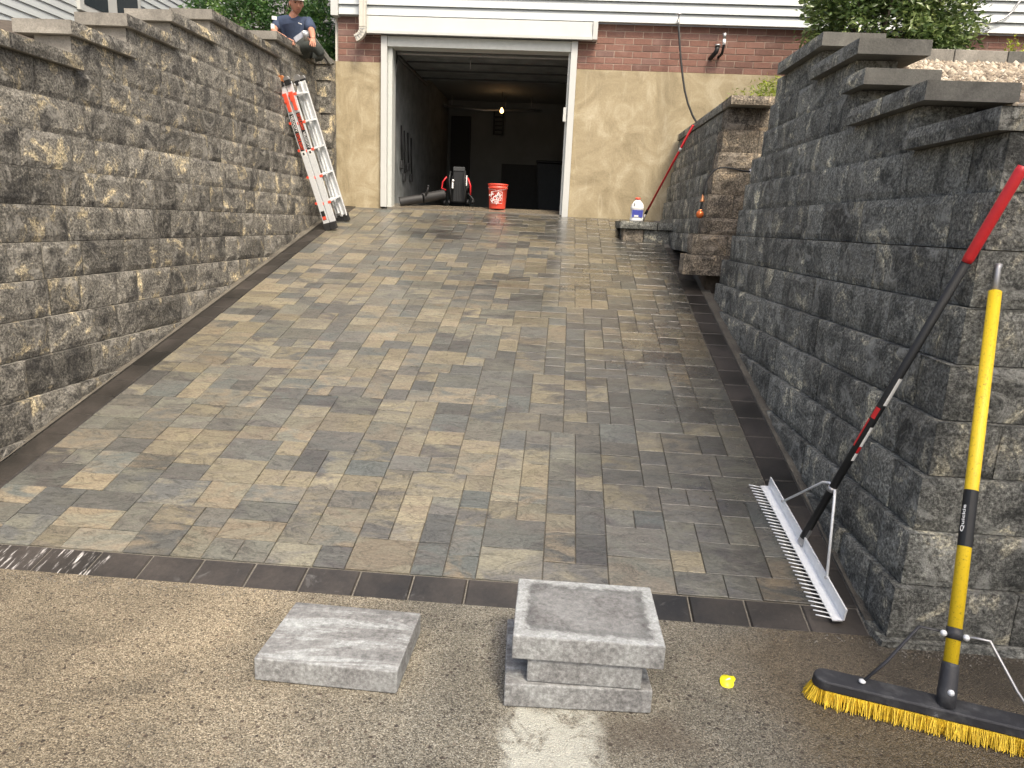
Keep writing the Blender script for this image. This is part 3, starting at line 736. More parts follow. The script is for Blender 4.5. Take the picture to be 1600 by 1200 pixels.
for i in range(n_b):
    z = 4.272 + i * .125
    cs = [(-3.16, -2.84, 10.12), (-2.84, 8.9, 10.12)] if False else [(HX0 + .09, HX1, 10.12)]
    for a, b, y in cs:
        p = [(a, y, z), (b, y, z), (b, y + .1, z), (a, y + .1, z), (a, y + .030, z + .119), (b, y + .030, z + .119), (b, y + .1, z + .119), (a, y + .1, z + .119)]
        m = MB().hexa(p); m.build('siding_board', M['siding'], hs)
box('corner_trim', M['trim'], HX0 - .01, HX0 + .085, 10.095, 10.30, 4.25, 6.95, hs)
# header box over the garage
p = [(-2.86, 10.08, 4.045), (.235, 10.08, 4.045), (.235, 10.2, 4.045), (-2.86, 10.2, 4.045), (-2.86, 10.10, 4.255), (.235, 10.10, 4.255), (.235, 10.2, 4.255), (-2.86, 10.2, 4.255)]
MB().hexa(p).build('header_board', M['trim'], hs, bevel=.003)
box('header_trim', M['trim'], .237, .30, 10.07, 10.2, 4.04, 4.262, hs, .003)
box('header_trim', M['trim'], -2.86, .236, 10.066, 10.079, 4.035, 4.075, hs, .002)
# door frame
box('door_jamb', M['trim'], -2.582, -2.50, 10.14, 10.40, 1.80, 4.03, hs, .004)
box('door_jamb', M['soffit'], -2.499, -2.44, 10.21, 10.40, 1.80, 3.95, hs, .004)
box('door_jamb', M['trim'], -.032, .054, 10.14, 10.40, 1.745, 4.03, hs, .004)
box('door_jamb', M['soffit'], -.062, -.033, 10.21, 10.40, 1.75, 3.93, hs, .004)
box('door_head', M['soffit'], -2.498, -.034, 10.16, 10.40, 3.90, 4.03, hs, .004)
box('door_stop', M['trim'], -.09, -.05, 10.12, 10.16, 3.02, 3.2, hs, .004)
# corner shadow board and roof
box('side_wall', M['siding'], HX0 + .0, HX0 + .06, 10.31, 18, 3.6, 6.95, hs)
box('side_base', M['brick'], -3.19, -3.13, 10.43, 18, 1.3, 4.27, hs)
MB().hexa([(-3.7, 9.6, 6.9), (9.4, 9.6, 6.9), (9.4, 14, 9.3), (-3.7, 14, 9.3), (-3.7, 9.6, 7.05), (9.4, 9.6, 7.05), (9.4, 14, 9.45), (-3.7, 14, 9.45)]).build('roof', M['shingle'], hs)
MB().hexa([(-3.7, 14.01, 9.3), (9.4, 14.01, 9.3), (9.4, 18.4, 6.9), (-3.7, 18.4, 6.9), (-3.7, 14.01, 9.45), (9.4, 14.01, 9.45), (9.4, 18.4, 7.05), (-3.7, 18.4, 7.05)]).build('roof', M['shingle'], hs)
box('corner_pipe', M['spout'], -3.235, -3.205, 10.24, 10.27, 3.70, 4.25, hs)
# garage interior
GZ = 1.862
box('garage_wall', M['gwall'], -2.60, -2.50, 10.43, 15.4, 1.6, 4.12, hs)
box('garage_wall', M['gwall'], 1.2, 1.3, 10.43, 15.4, 1.6, 4.12, hs)
box('garage_wall', M['gback'], -2.60, 1.3, 15.41, 15.5, 1.6, 4.12, hs)
box('garage_wall', M['gback'], .058, 1.19, 10.43, 10.5, 1.6, 4.12, hs)
box('ceiling', M['gceil'], -2.60, 1.3, 10.43, 15.4, 4.06, 4.2, hs)
box('lintel', M['dark'], -2.49, .05, 10.41, 10.46, 3.905, 4.05, hs)
MB().add([(-2.5, 10.2, 1.802), (-.03, 10.2, 1.785), (-.03, 10.62, GZ), (-2.5, 10.62, GZ)], [(0, 1, 2, 3)]).build('sloped_threshold', M['apron'], hs)
MB().add([(-2.5, 10.62, GZ), (1.2, 10.62, GZ), (1.2, 15.4, GZ), (-2.5, 15.4, GZ)], [(0, 1, 2, 3)]).build('garage_floor', M['gfloor'], hs)
box('threshold_edge', M['sand'], -2.5, .05, 10.19, 10.199, 1.7, 1.80, hs)
box('wainscot', M['dark'], -1.35, 1.18, 15.36, 15.405, GZ, 2.85, hs)
box('dark_doorway', M['black'], -2.42, -2.02, 15.3, 15.40, GZ, 3.75, hs)
# raised overhead door with panels, under the ceiling
od = MB().box(-2.46, -.04, 10.50, 12.6, 3.92, 3.96).build('overhead_door', M['gwall'], hs)
box('door_rib', M['galv'], -2.44, -.05, 10.47, 10.50, 3.865, 3.885, od)
for y in (11.1, 11.7, 12.3): box('door_rib', M['dark'], -2.44, -.06, y, y + .03, 3.90, 3.919, od)
for x in (-2.47, -.04): MB().tube([(x, 10.5, GZ + .1), (x, 10.5, 3.6), (x, 10.65, 3.88), (x, 12.9, 3.9)], .015, 6).build('door_track', M['galv'], hs)
MB().tube([at(735, 87, 10.7), at(735, 108, 10.7)], .006, 6).build('pull_cord', M['galv'], hs)

def ctr(x0, x1, y0, y1, Y, dY): # box spanned by photo pixels at distance Y
    a, b = at(x0, y1, Y), at(x1, y0, Y); return a.x, b.x, Y, Y + dY, a.z, b.z
op = thing('door_opener', 'small dark motor box hanging from the garage ceiling', 'door opener', at(783, 120, 13))
x0, x1, y0, y1, z0, z1 = ctr(775, 791, 111, 121, 13, .35); box('motor_case', M['black'], x0, x1, y0, y1, z0, z1, op, .01)
box('hanger', M['galv'], x0 + .01, x0 + .03, y0 + .1, y0 + .12, z1, 4.055, op); box('hanger', M['galv'], x1 - .03, x1 - .01, y0 + .1, y0 + .12, z1, 4.055, op)
box('lens', M['wht'], x0 + .02, x1 - .06, y0 - .006, y0, z0 + .005, z0 + .03, op)
pi_ = thing('ceiling_pipe', 'long pale pipe running across the back of the garage below the ceiling', 'pipe', at(760, 165, 14.6))
MB().tube([at(694, 165, 14.5), at(756, 172, 14.6), at(846, 173, 14.7)], .022, 8).build('pipe', M['galv'], pi_)
for x in (706, 790, 830):
    q = at(x, 168, 14.6); MB().tube([q + Vector((0, 0, 0)), Vector((q.x, q.y, 4.06))], .006, 6).build('pipe_strap', M['galv'], pi_)
lb = thing('light_bulb', 'lit warm bulb hanging at the back of the garage', 'light bulb', at(784, 172, 14.2))
q = at(784, 173, 14.2); MB().lathe([(0, -.045), (.022, -.04), (.034, -.02), (.034, 0), (.022, .025), (.014, .045), (.014, .05)], q, 14).build('glass_bulb', M['glow'], lb)
MB().lathe([(.016, .05), (.02, .06), (.02, .09), (0, .1)], q, 10).build('socket', M['black'], lb)
MB().tube([q + Vector((0, 0, .09)), Vector((q.x, q.y, 4.06))], .004, 5).build('cord', M['black'], lb)
pl = bpy.data.lights.new('bulb_light', 'POINT'); pl.energy = .5; pl.color = (1, .55, .25); pl.shadow_soft_size = .03
po = bpy.data.objects.new('bulb_light', pl); C.objects.link(po); po.location = q + Vector((0, -.06, 0))
sh = thing('wire_rack', 'narrow dark wire rack on the back wall below the bulb', 'rack', at(778, 208, 15.2))
x0, x1, y0, y1, z0, z1 = ctr(771, 786, 183, 210, 15.15, .12)
for x in (x0, x1): box('upright', M['black'], x - .01, x + .01, y0, y1, z0, z1 + .1, sh)
for i in range(5): box('rack_bar', M['black'], x0 + .011, x1 - .011, y0 + .01, y1 - .01, z0 + (z1 - z0) * i / 4, z0 + (z1 - z0) * i / 4 + .014, sh)
tb = thing('trash_bin', 'tall dark wheeled bin at the back right of the garage', 'bin', (at(860, 300, 14).x, 14.2, GZ))
q = at(860, 300, 14); m = MB(); xx = q.x
m.hexa([(xx - .22, 14, GZ + .05), (xx + .22, 14, GZ + .05), (xx + .22, 14.5, GZ + .05), (xx - .22, 14.5, GZ + .05), (xx - .28, 13.95, 2.78), (xx + .28, 13.95, 2.78), (xx + .28, 14.55, 2.78), (xx - .28, 14.55, 2.78)]).build('bin_body', M['dark'], tb, bevel=.02)
box('bin_lid', M['black'], xx - .3, xx + .3, 13.92, 14.58, 2.785, 2.83, tb, .015)
for sx in (-1, 1): MB().tube([(xx + sx * .2, 14.5, GZ + .06), (xx + sx * .25, 14.5, GZ + .06)], .06, 14).build('wheel', M['rubber'], tb)
tg = thing('hand_tools', 'few dark hand tools hanging on the left garage wall', 'tools', (-2.48, 12, 2.5))
for i, (yy, zz, ll) in enumerate(((11.0, 3.0, .5), (11.2, 2.95, .62), (11.45, 2.95, .45), (11.7, 2.9, .55))):
    MB().tube([(-2.485, yy, zz), (-2.47, yy + .01, zz - ll)], .012, 6).build('handle', M['black'], tg)
    MB().box(-2.49, -2.46, yy - .06, yy + .07, zz - ll - .12, zz - ll).build('tool_head', M['dark'], tg, bevel=.01)

# downspout
ds = thing('downspout', 'cream ribbed downspout with a kicked out elbow at the house corner', 'downspout', at(566, 50, 10.05))
def rtube(pts, w, d, mat, name, parent):
    m = MB(); k = len(pts); vs = []
    for i, p in enumerate(pts):
        t = (Vector(pts[min(i + 1, k - 1)]) - Vector(pts[max(i - 1, 0)])).normalized(); b = Vector((0, 1, 0)); a = t.cross(b).normalized()
        for sx, sy in ((-1, -1), (-.4, -1), (-.3, -.8), (.3, -.8), (.4, -1), (1, -1), (1, 1), (-1, 1)): vs.append(Vector(p) + a * sx * w / 2 + b * sy * d / 2)
    n = 8; fs = [(i * n + j, i * n + (j + 1) % n, (i + 1) * n + (j + 1) % n, (i + 1) * n + j) for i in range(k - 1) for j in range(n)]
    return m.add(vs, fs).build(name, mat, parent)
a = at(567, 42, 10.03)
rtube([(a.x, 10.03, a.z), (a.x + .004, 10.03, 6.8)], .085, .07, M['spout'], 'pipe', ds)
el = [at(x, y, 10.03) for x, y in ((567, 43), (567, 48), (565.5, 52), (563, 55.5), (560, 58), (556, 60))]
rtube(el, .088, .072, M['spout'], 'elbow', ds)
for i in range(5):
    q = el[i] * .5 + el[min(i + 1, 5)] * .5; t = (el[i + 1] - el[i]).normalized(); b = Vector((0, 1, 0))
    MB().obox(q + Vector((0, -.037, 0)), t.cross(b), b, t, .034, .003, .003).build('elbow_rib', M['galv'], ds)

# wall fittings
fc = thing('garden_hose', 'black hose hanging from a spigot on the white siding down over the stucco', 'hose', at(1060, 30, 10.0))
q = at(1060, 24, 10.08); MB().lathe([(0, .012), (.03, .01), (.032, 0), (.03, -.01), (0, -.012)], q + Vector((0, -.05, 0)), 12).build('tap_handle', M['galv'], fc)
MB().tube([q + Vector((0, .03, -.06)), q + Vector((0, -.05, -.06)), q + Vector((0, -.06, -.13))], .014, 8).build('spigot', M['galv'], fc)
MB().tube([q + Vector((0, -.05, 0)), q + Vector((0, -.05, -.06))], .008, 6).build('tap_stem', M['galv'], fc)
hp = [(1060.5, 38), (1061, 50), (1062, 70), (1064, 95), (1066.5, 118), (1070, 142), (1075, 162), (1082, 180), (1092, 198), (1100, 212)]
MB().tube([at(x, y, 10.02 - .02 * i + .01 * max(0, i - 6)) for i, (x, y) in enumerate(hp)], .0135, 8).build('hose', M['rubber'], fc)
vp = thing('vent_pipe', 'black elbow vent pipe sticking out of the brick band', 'pipe', at(1115, 85, 10.1))
q = at(1116, 86, 10.1); MB().tube([q + Vector((-.03, .13, -.02)), q + Vector((-.01, 0, 0)), q + Vector((.02, -.03, .04)), q + Vector((.025, -.03, .10))], .028, 12).build('elbow', M['black'], vp)
MB().lathe([(.024, 0), (.036, 0), (.036, .02), (.024, .02), (.024, 0)], q + Vector((.025, -.03, .10)), 14).build('collar', M['galv'], vp)
vp2 = thing('vent_pipe', 'thin dark pipe with a white band, right of the black elbow', 'pipe', at(1131, 80, 10.1))
q = at(1128, 84, 10.1); t = [q + Vector((-.02, .12, -.02)), q + Vector((.0, 0, 0)), at(1131, 70, 10.06), at(1132, 62, 10.06)]
MB().tube(t, .018, 10).build('pipe', M['black'], vp2)
MB().tube([at(1131.2, 70.5, 10.06), at(1131.8, 61.5, 10.06)], .021, 10).build('band', M['wht'], vp2)
MB().tube([at(1131.9, 61, 10.06), at(1132.4, 52, 10.06)], [.016, .026], 10).build('pipe_cap', M['galv'], vp2)
cb = tag(MB().tube([at(x, y, 10.09) for x, y in ((1600, -6), (1590, 6), (1582, 18), (1570, 28), (1556, 34), (1545, 36), (1537, 32), (1541, 40), (1547, 46), (1540, 50))], .012, 6).build('cable', M['galv'], None),
         'loose grey cable looping across the white siding at the right', 'cable')

# ------------------------------------------------------------ loose capstones on the ground
def slab(label, cx, cy, z, w, d, rot, seed, stain, group='spare capstones on the street concrete', th=.09):
    m = MB(); n = 10
    vs = []; c = .004
    m.box(-w / 2, w / 2, -d / 2, d / 2, -th / 2, th / 2)
    o = m.build('capstone_slab', slab_mat(seed, stain), None, origin=(0, 0, 0))
    o.location = (cx, cy, z + th / 2); o.rotation_euler = (0, 0, rot)
    b = o.modifiers.new('bevel', 'BEVEL'); b.width = .005; b.segments = 2
    tag(o, label, 'stone slab', group); return o
slab('single pale grey capstone slab lying alone on the concrete, left of the stack', -.752, 2.40, .002, .525, .395, radians(-1.2), 3, (.33, .325, .32))
slab('bottom slab of the three slab stack, jutting out furthest left', .138, 2.405, .002, .518, .42, radians(3.0), 11, (.3, .3, .3))
slab('narrow middle slab of the three slab stack', .163, 2.385, .0935, .40, .36, radians(.8), 17, (.3, .3, .3))
slab('top slab of the three slab stack, with a dark damp ring around its face', .170, 2.40, .185, .525, .41, radians(.6), 23, (.065, .064, .063))

# ------------------------------------------------------------ landscape rake
rk = thing('landscape_rake', 'wide aluminium landscape rake with black handle and red grip, leaning on the wall corner', 'rake', (1.3, 3.4, .15))
E0, E1 = on_drive(1.243, (3.88 - 2.83) / ca, .02), on_drive(1.318, (2.89 - 2.83) / ca, .02)
ax = (E1 - E0).normalized(); sx_ = Vector((-1, 0, 0)); sx_ = (sx_ - ax * sx_.dot(ax)).normalized(); upn = sx_.cross(ax)
if upn.z < 0: upn = -upn
Lh = (E1 - E0).length; mid = (E0 + E1) / 2
m = MB(); m.obox(mid + upn * .035, ax, sx_, upn, Lh / 2, .0035, .03)
m.build('head_flange', M['alu'], rk)
MB().obox(mid + sx_ * .026 + upn * .003, ax, sx_, upn, Lh / 2, .022, .003).build('head_plate', M['alu'], rk)
nT = 36
for i in range(nT):
    p = E0 + ax * (Lh * (i + .5) / nT)
    MB().tube([p + sx_ * .045 + upn * .004, p + sx_ * .115 + upn * .012 - ax * .01], .0032, 5).build('tine', M['alu'], rk)
HB = mid + upn * .05; HT = Vector((1.585, 3.06, 1.42))
hd = (HT - HB).normalized(); KH = 1.44
Ltot = (HT - HB).length * KH
def hp_(t): return HB + hd * Ltot * t
MB().tube([hp_(0), hp_(.80)], .0185, 14).build('handle', M['black'], rk)
MB().tube([hp_(.79), hp_(.8), hp_(.99), hp_(1.)], [.0195, .0215, .0215, .018], 14).build('grip', M['red'], rk)
def ring(pa, pb, r, mat, name, parent, arc=(0, 2 * pi), seg=10):
    """label wrapped on a round handle"""
    pa, pb = Vector(pa), Vector(pb); t = (pb - pa).normalized(); tc = (Vector((0, 0, CH)) - pa); tc = (tc - t * tc.dot(t)).normalized(); tb = t.cross(tc)
    vs = []
    for p in (pa, pb):
        for i in range(seg + 1):
            a = arc[0] + (arc[1] - arc[0]) * i / seg; vs.append(p + (tc * cos(a) + tb * sin(a)) * r)
    return MB().add(vs, [(i, i + 1, seg + 2 + i, seg + 1 + i) for i in range(seg)], True).build(name, mat, parent)
ring(hp_(.425), hp_(.50), .0192, M['wht'], 'label', rk, (.3, 1.7)); ring(hp_(.385), hp_(.415), .0192, M['red'], 'label', rk, (-1.0, .2))
ring(hp_(.305), hp_(.362), .0192, M['wht'], 'label', rk, (.4, 1.7)); ring(hp_(.285), hp_(.304), .0192, M['red'], 'label', rk, (.4, 1.7)); ring(hp_(.262), hp_(.284), .0192, M['wht'], 'label', rk, (.4, 1.7))
ring(hp_(.30), hp_(.38), .0193, M['red'], 'label', rk, (-1.4, -.7))
cl_ = hp_(.165)
for sgn in (-1, 1):
    e = mid + ax * sgn * Lh * .29 + upn * .055
    k_ = cl_ + ax * sgn * .03 + Vector((0, 0, .012))
    MB().tube([e, e * .15 + k_ * .85 + Vector((0, 0, .02)), k_, cl_ + ax * sgn * .012], .0065, 8).build('brace', M['alu'], rk)
    MB().tube([e - sx_ * .012, e + sx_ * .01], .007, 8).build('bolt', M['galv'], rk)
MB().tube([cl_ - hd * .012, cl_ + hd * .012], .022, 12).build('clamp', M['galv'], rk)
MB().obox(HB + hd * .02 - upn * .01, ax, sx_, hd, .024, .006, .05).build('socket_plate', M['galv'], rk)

# ------------------------------------------------------------ push broom
bm = thing('push_broom', 'push broom with scuffed yellow handle and yellow bristles leaning on the right wall', 'broom', (1.4, 2.28, 0))
bd = Vector((.957, -.29, 0)).normalized(); bn = Vector((.29, .957, 0)); bc = Vector((1.432, 2.272, 0))
m = MB(); out = []; HL, HW = .435, .047
for i in range(28):
    a = 2 * pi * i / 28; cx_, cy_ = cos(a), sin(a)
    u_ = (HL - HW) * (1 if cx_ > 0 else -1) + HW * cx_; out.append((u_, HW * cy_))
def rnd_prism(z0, z1, k0, k1, name, mat, bv=0):
    mm = MB(); n = len(out)
    vs = [bc + bd * u_ * k0 + bn * w_ * k0 + Vector((0, 0, z0)) for u_, w_ in out] + [bc + bd * u_ * k1 + bn * w_ * k1 + Vector((0, 0, z1)) for u_, w_ in out]
    fs = [(i, (i + 1) % n, n + (i + 1) % n, n + i) for i in range(n)] + [tuple(range(n))[::-1], tuple(range(n, 2 * n))]
    return mm.add(vs, fs).build(name, mat, bm, bevel=bv)
rnd_prism(.058, .096, 1, .99, 'brush_block', M['broomblk'], .006)
rnd_prism(.03, .057, .97, .97, 'bristle_core', M['bristle'])
rng = np.random.RandomState(5); m = MB()
for i in range(9000):
    u_ = rng.uniform(-HL, HL); w_ = rng.uniform(-HW, HW)
    if abs(u_) > HL - HW and (abs(u_) - HL + HW) ** 2 + w_ ** 2 > HW ** 2: continue
    if abs(w_) < .02 and abs(u_) < HL - .05 and rng.rand() < .7: continue
    p = bc + bd * u_ + bn * w_ + Vector((0, 0, .058))
    e = abs(w_) / HW; so = np.sign(w_) * rng.uniform(.0, .022) * e
    su = (np.sign(u_) * .02 * max(0, (abs(u_) - HL + .06) / .06)) + rng.normal(0, .006)
    q = p + bn * (so * 1.5) + bd * su - Vector((0, 0, rng.uniform(.046, .057)))
    s_ = (bd if rng.rand() < .6 else bn) * .0016
    m.add([p - s_, p + s_, q + s_ * .6, q - s_ * .6], [(0, 1, 2, 3)])
o = m.build('bristles', M['bristle'], bm); stuff(o)
PB = bc + Vector((-.005, .0, .10)); PT = at(1560, 414, 3.0)
pd = (PT - PB).normalized(); PL = (PT - PB).length
def bp(t): return PB + pd * PL * t
MB().tube([bp(-.01), bp(.02), bp(.075), bp(.08)], [.03, .031, .028, .027], 14).build('socket', M['broomblk'], bm)
MB().tube([bp(.075), bp(.93)], .0235, 16).build('pole', M['yellowp'], bm)
ring(bp(.325), bp(.45), .0242, M['black'], 'sleeve', bm, (0, 2 * pi), 20)
MB().tube([bp(.93), bp(.99), bp(1.)], [.0125, .011, .016], 10).build('threaded_tip', M['galv'], bm)
tdir = (Vector((0, 0, CH)) - bp(.39)); tdir = (tdir - pd * tdir.dot(pd)).normalized(); sd_ = pd.cross(tdir)
lc = bp(.385) + (tdir * .9 + sd_ * .44).normalized() * -.0
nn = (tdir * .80 - sd_ * .60 * (1 if sd_.x > 0 else -1)).normalized()
text('sleeve_lettering', 'Quickie', M['wht'], bp(.385) + nn * .0245, pd, nn.cross(pd), .017, bm, .0004, .10)
cp = bp(.14)
MB().tube([bp(.128), bp(.152)], .027, 14).build('clamp', M['broomblk'], bm)
for sgn in (-1, 1):
    e = bc + bd * sgn * .27 + Vector((0, 0, .10)); k_ = cp + bd * sgn * .035
    MB().tube([k_, k_ + bd * sgn * .075 + Vector((0, 0, .0)), e * .62 + k_ * .38 + bd * sgn * .02, e], .0075, 8, ell=.7).build('brace', M['galv'] if sgn > 0 else M['broomblk'], bm)
    MB().sphere(k_ - bn * .012, .012, 10).build('bolt', M['alu'], bm); MB().sphere(e + Vector((0, 0, .004)), .013, 10, (1, 1, .6)).build('bolt', M['alu'], bm)
MB().sphere(bp(.03) + Vector((-.005, -.031, .0)), .012, 10).build('bolt', M['alu'], bm)

# ------------------------------------------------------------ ladder
la = thing('folding_ladder', 'folded aluminium ladder with orange locks leaning on the left wall', 'ladder', (-2.87, 9, 1.48))
F0 = Vector((-2.955, 8.88, drive_z(8.88) + .012)); Uu = Vector((-.51, -.17, 1.73)); UL = Uu.length; Uu.normalize()
Ww = Vector((.02, .47, .10)); WLn = Ww.length; Ww.normalize(); Tt = Ww.cross(Uu).normalized()
if Tt.x < 0: Tt = -Tt
def Lp(u, w, t): return F0 + Uu * u + Ww * w + Tt * t
def rail(w, t0, t1, u0, u1, name='rail'):
    m = MB(); hw = .014
    m.obox(Lp((u0 + u1) / 2, w, (t0 + t1) / 2), Uu, Ww, Tt, (u1 - u0) / 2, .003, (t1 - t0) / 2)
    sg = 1 if w < .2 else -1
    for t in (t0 + .004, t1 - .004): m.obox(Lp((u0 + u1) / 2, w + sg * .016, t), Uu, Ww, Tt, (u1 - u0) / 2, .016, .004)
    return m.build(name, M['alu'], la)
for w in (0, WLn): 
    rail(w, 0, .068, .05, 1.72); rail(w + (.012 if w == 0 else -.012), .082, .15, .05, 1.72)
    rail(w + (.035 if w == 0 else -.035), .02, .060, .10, 1.5, 'inner_rail')
    for t in (.03, .115):
        MB().obox(Lp(.02, w + .006, t), Uu, Ww, Tt, .045, .03, .04).build('foot', M['rubber'], la, bevel=.006)
        MB().obox(Lp(1.715, w + .004, t), Uu, Ww, Tt, .03, .018, .036).build('end_cover', M['black'], la, bevel=.004)
    m = MB(); c = Lp(1.77, w, .05); m.tube([c - Ww * .012, c + Ww * .03], .042, 16); m.build('hinge', M['copper'] if w == 0 else M['galv'], la)
    c = Lp(1.75, w, .115); MB().tube([c - Ww * .012, c + Ww * .03], .036, 14).build('hinge', M['galv'], la)
for i, u in enumerate((.30, .62, .94, 1.26, 1.58)):
    for t in (.035, .118):
        MB().obox(Lp(u, WLn / 2, t), Ww, Tt, Uu, WLn / 2 - .02, .024, .010).build('rung', M['alu'], la, bevel=.003)
        MB().obox(Lp(u - .004, .03, t + .03), Ww, Tt, Uu, .022, .014, .016).build('rung_lock', M['orange'], la, bevel=.004)
    if i < 4: MB().tube([Lp(u + .02, -.004, -.012), Lp(u + .02, .02, -.012)], .017, 10).build('knob', M['orange'], la)
for t in (.034, .116):
    m = MB(); m.obox(Lp(1.555, -.012, t), Uu, Ww, Tt, .055, .012, .026); m.obox(Lp(1.455, -.010, t + .004), Uu, Ww, Tt, .055, .010, .020)
    m.build('lock', M['orange'], la, bevel=.006)
N_ = -Ww
for t, (wa, wb) in ((.034, ('VELOCITY', 'LITTLE GIANT')), (.116, ('LITTLE GIANT', 'VELOCITY'))):
    y_ = -.0045 if t < .05 else .0075
    MB().obox(Lp(1.16, y_, t), Uu, Ww, Tt, .215, .001, .025).build('sticker', M['ink'], la)
    for u, s_ in ((1.265, wa), (1.055, wb)):
        vel = s_ == 'VELOCITY'
        text('lettering', s_, M['wht'] if vel else M['orange'], Lp(u, y_ - .002, t), -Uu, Tt, .055 if not vel else .045, la, .0006, .19)
    MB().obox(Lp(.91, y_, t), Uu, Ww, Tt, .03, .001, .022).build('sticker', M['wht'], la)
    MB().obox(Lp(.91, y_ - .0018, t), Uu, Ww, Tt, .014, .0006, .012).build('sticker', M['ink'], la)
MB().obox(Lp(.16, -.0045, .034), Uu, Ww, Tt, .055, .001, .024).build('sticker', M['ink'], la); MB().obox(Lp(.13, -.0062, .034), Uu, Ww, Tt, .02, .0006, .02).build('sticker', M['orange'], la)
for u in (1.12, 1.40): MB().obox(Lp(u, WLn - .006, .116), Uu, Ww, Tt, .06, .001, .026).build('sticker', M['ink'], la); MB().obox(Lp(u + .045, WLn - .0085, .116), Uu, Ww, Tt, .018, .001, .026).build('sticker', M['orange'], la)

# ------------------------------------------------------------ bucket
bk = thing('bucket', 'orange plastic bucket with white lettering on the wet garage threshold', 'bucket', (at(777, 320, 10.5).x, 10.5, 1.84))
q = at(777, 321, 10.5); bz = 1.846; q2 = Vector((q.x, 10.5, bz))
MB().lathe([(0, .0), (.112, 0), (.116, .01), (.134, .28), (.143, .285), (.143, .30), (.137, .302), (.137, .325), (.146, .328), (.146, .345), (.132, .347), (.128, .32), (.108, .02), (0, .015)], q2, 32).build('pail', M['bucket'], bk)
MB().tube([q2 + Vector((-.145, 0, .33)), q2 + Vector((-.12, -.10, .27)), q2 + Vector((0, -.16, .25)), q2 + Vector((.12, -.10, .27)), q2 + Vector((.145, 0, .33))], .003, 5).build('wire_handle', M['galv'], bk)
Ab, Bb = Vector((.72, 0, .69)), Vector((-.69, 0, .72))
for i, (s_, sz, d_) in enumerate((('THE', .05, .052), ('HOME', .085, 0), ('DEPOT', .062, -.055))):
    text('lettering', s_, M['wht'], q2 + Vector((-.01 + (-.03 if i == 0 else .0), -.137, .155)) + Bb * d_, Ab, Bb, sz, bk, .002, (.07, .17, .12)[i])
for a, b in (((-.078, .075), (.075, .075)), ((.075, .075), (.075, .235)), ((.075, .235), (-.078, .235)), ((-.078, .235), (-.078, .075))):
    MB().tube([q2 + Vector((a[0], -.134, a[1])), q2 + Vector((b[0], -.134, b[1]))], .0022, 4).build('print_frame', M['wht'], bk)

# ------------------------------------------------------------ backpack blower
bb = thing('leaf_blower', 'black backpack leaf blower with red trim standing in the garage doorway', 'leaf blower', at(717, 320, 10.8))
Yb = 10.75
def bx(x0, x1, y0, y1, Y, d, mat, name, bev=.01, par=bb):
    x0, x1, a, b, z0, z1 = ctr(x0, x1, y0, y1, Y, d); return box(name, mat, x0, x1, a, b, z0, z1, par, bev)
bx(706, 728, 266, 316, Yb, .06, M['black'], 'back_plate', .02)
bx(704, 731, 272, 298, Yb + .07, .2, M['dark'], 'engine_housing', .06)
bx(708, 726, 261, 267, Yb - .01, .07, M['dark'], 'top_bar', .008)
for x in (701, 724): MB().tube([at(x + 3, 268, Yb - .02), at(x + 1, 282, Yb - .06), at(x + 3, 300, Yb - .07), at(x + 4, 314, Yb - .02)], .026, 8, ell=.5).build('shoulder_strap', M['black'], bb)
for i in range(6): bx(709 + i * 2.6, 710.2 + i * 2.6, 284, 314, Yb - .012, .012, M['dark'], 'pad_rib', .002)
MB().tube([at(698, 276, Yb), at(692, 284, Yb), at(690, 294, Yb), at(697, 297, Yb)], .011, 8).build('side_guard', M['red'], bb)
MB().tube([at(731, 278, Yb), at(735, 290, Yb), at(735, 305, Yb)], .013, 8).build('side_guard', M['red'], bb)
bx(706, 708.6, 282, 294, Yb - .09, .004, M['wht'], 'paper_tag', 0); bx(728, 730, 274, 290, Yb - .03, .004, M['wht'], 'paper_tag', 0)
MB().sphere(at(708, 282, Yb - .09), .018, 10).build('buckle', M['wht'], bb)
for x in (695, 702, 731, 739): MB().tube([at(x, 312, Yb - .02), at(x - 1, 318, Yb - .04)], [.012, .02], 8).build('foot', M['black'], bb)
MB().tube([at(731, 302, Yb), at(738, 310, Yb), at(741, 317, Yb - .03)], .014, 8).build('leg_frame', M['black'], bb)
pts = [at(626, 316, 10.42), at(640, 313, 10.45), at(660, 310, 10.5)]
MB().tube(pts, [.070, .064, .060], 18, cap=False).build('nozzle', M['rubber'], bb)
MB().lathe([(.071, 0), (.075, -.01), (.066, -.012), (.060, .05)], pts[0], 18, pts[1] - pts[0]).build('nozzle_rim', M['black'], bb)
cr = []; rr = []
for i in range(17):
    t = i / 16; cr.append(at(660 + 34 * t, 309.5 - 6 * t, 10.5 + .22 * t)); rr.append(.074 if i % 2 else .062)
MB().tube(cr, rr, 16).build('bellows', M['rubber'], bb)
MB().tube([at(664, 308, 10.47), at(668, 298, 10.45), at(669, 292, 10.45)], .014, 8).build('control_grip', M['black'], bb)
MB().sphere(at(669, 291, 10.45), .02, 8).build('trigger', M['black'], bb)

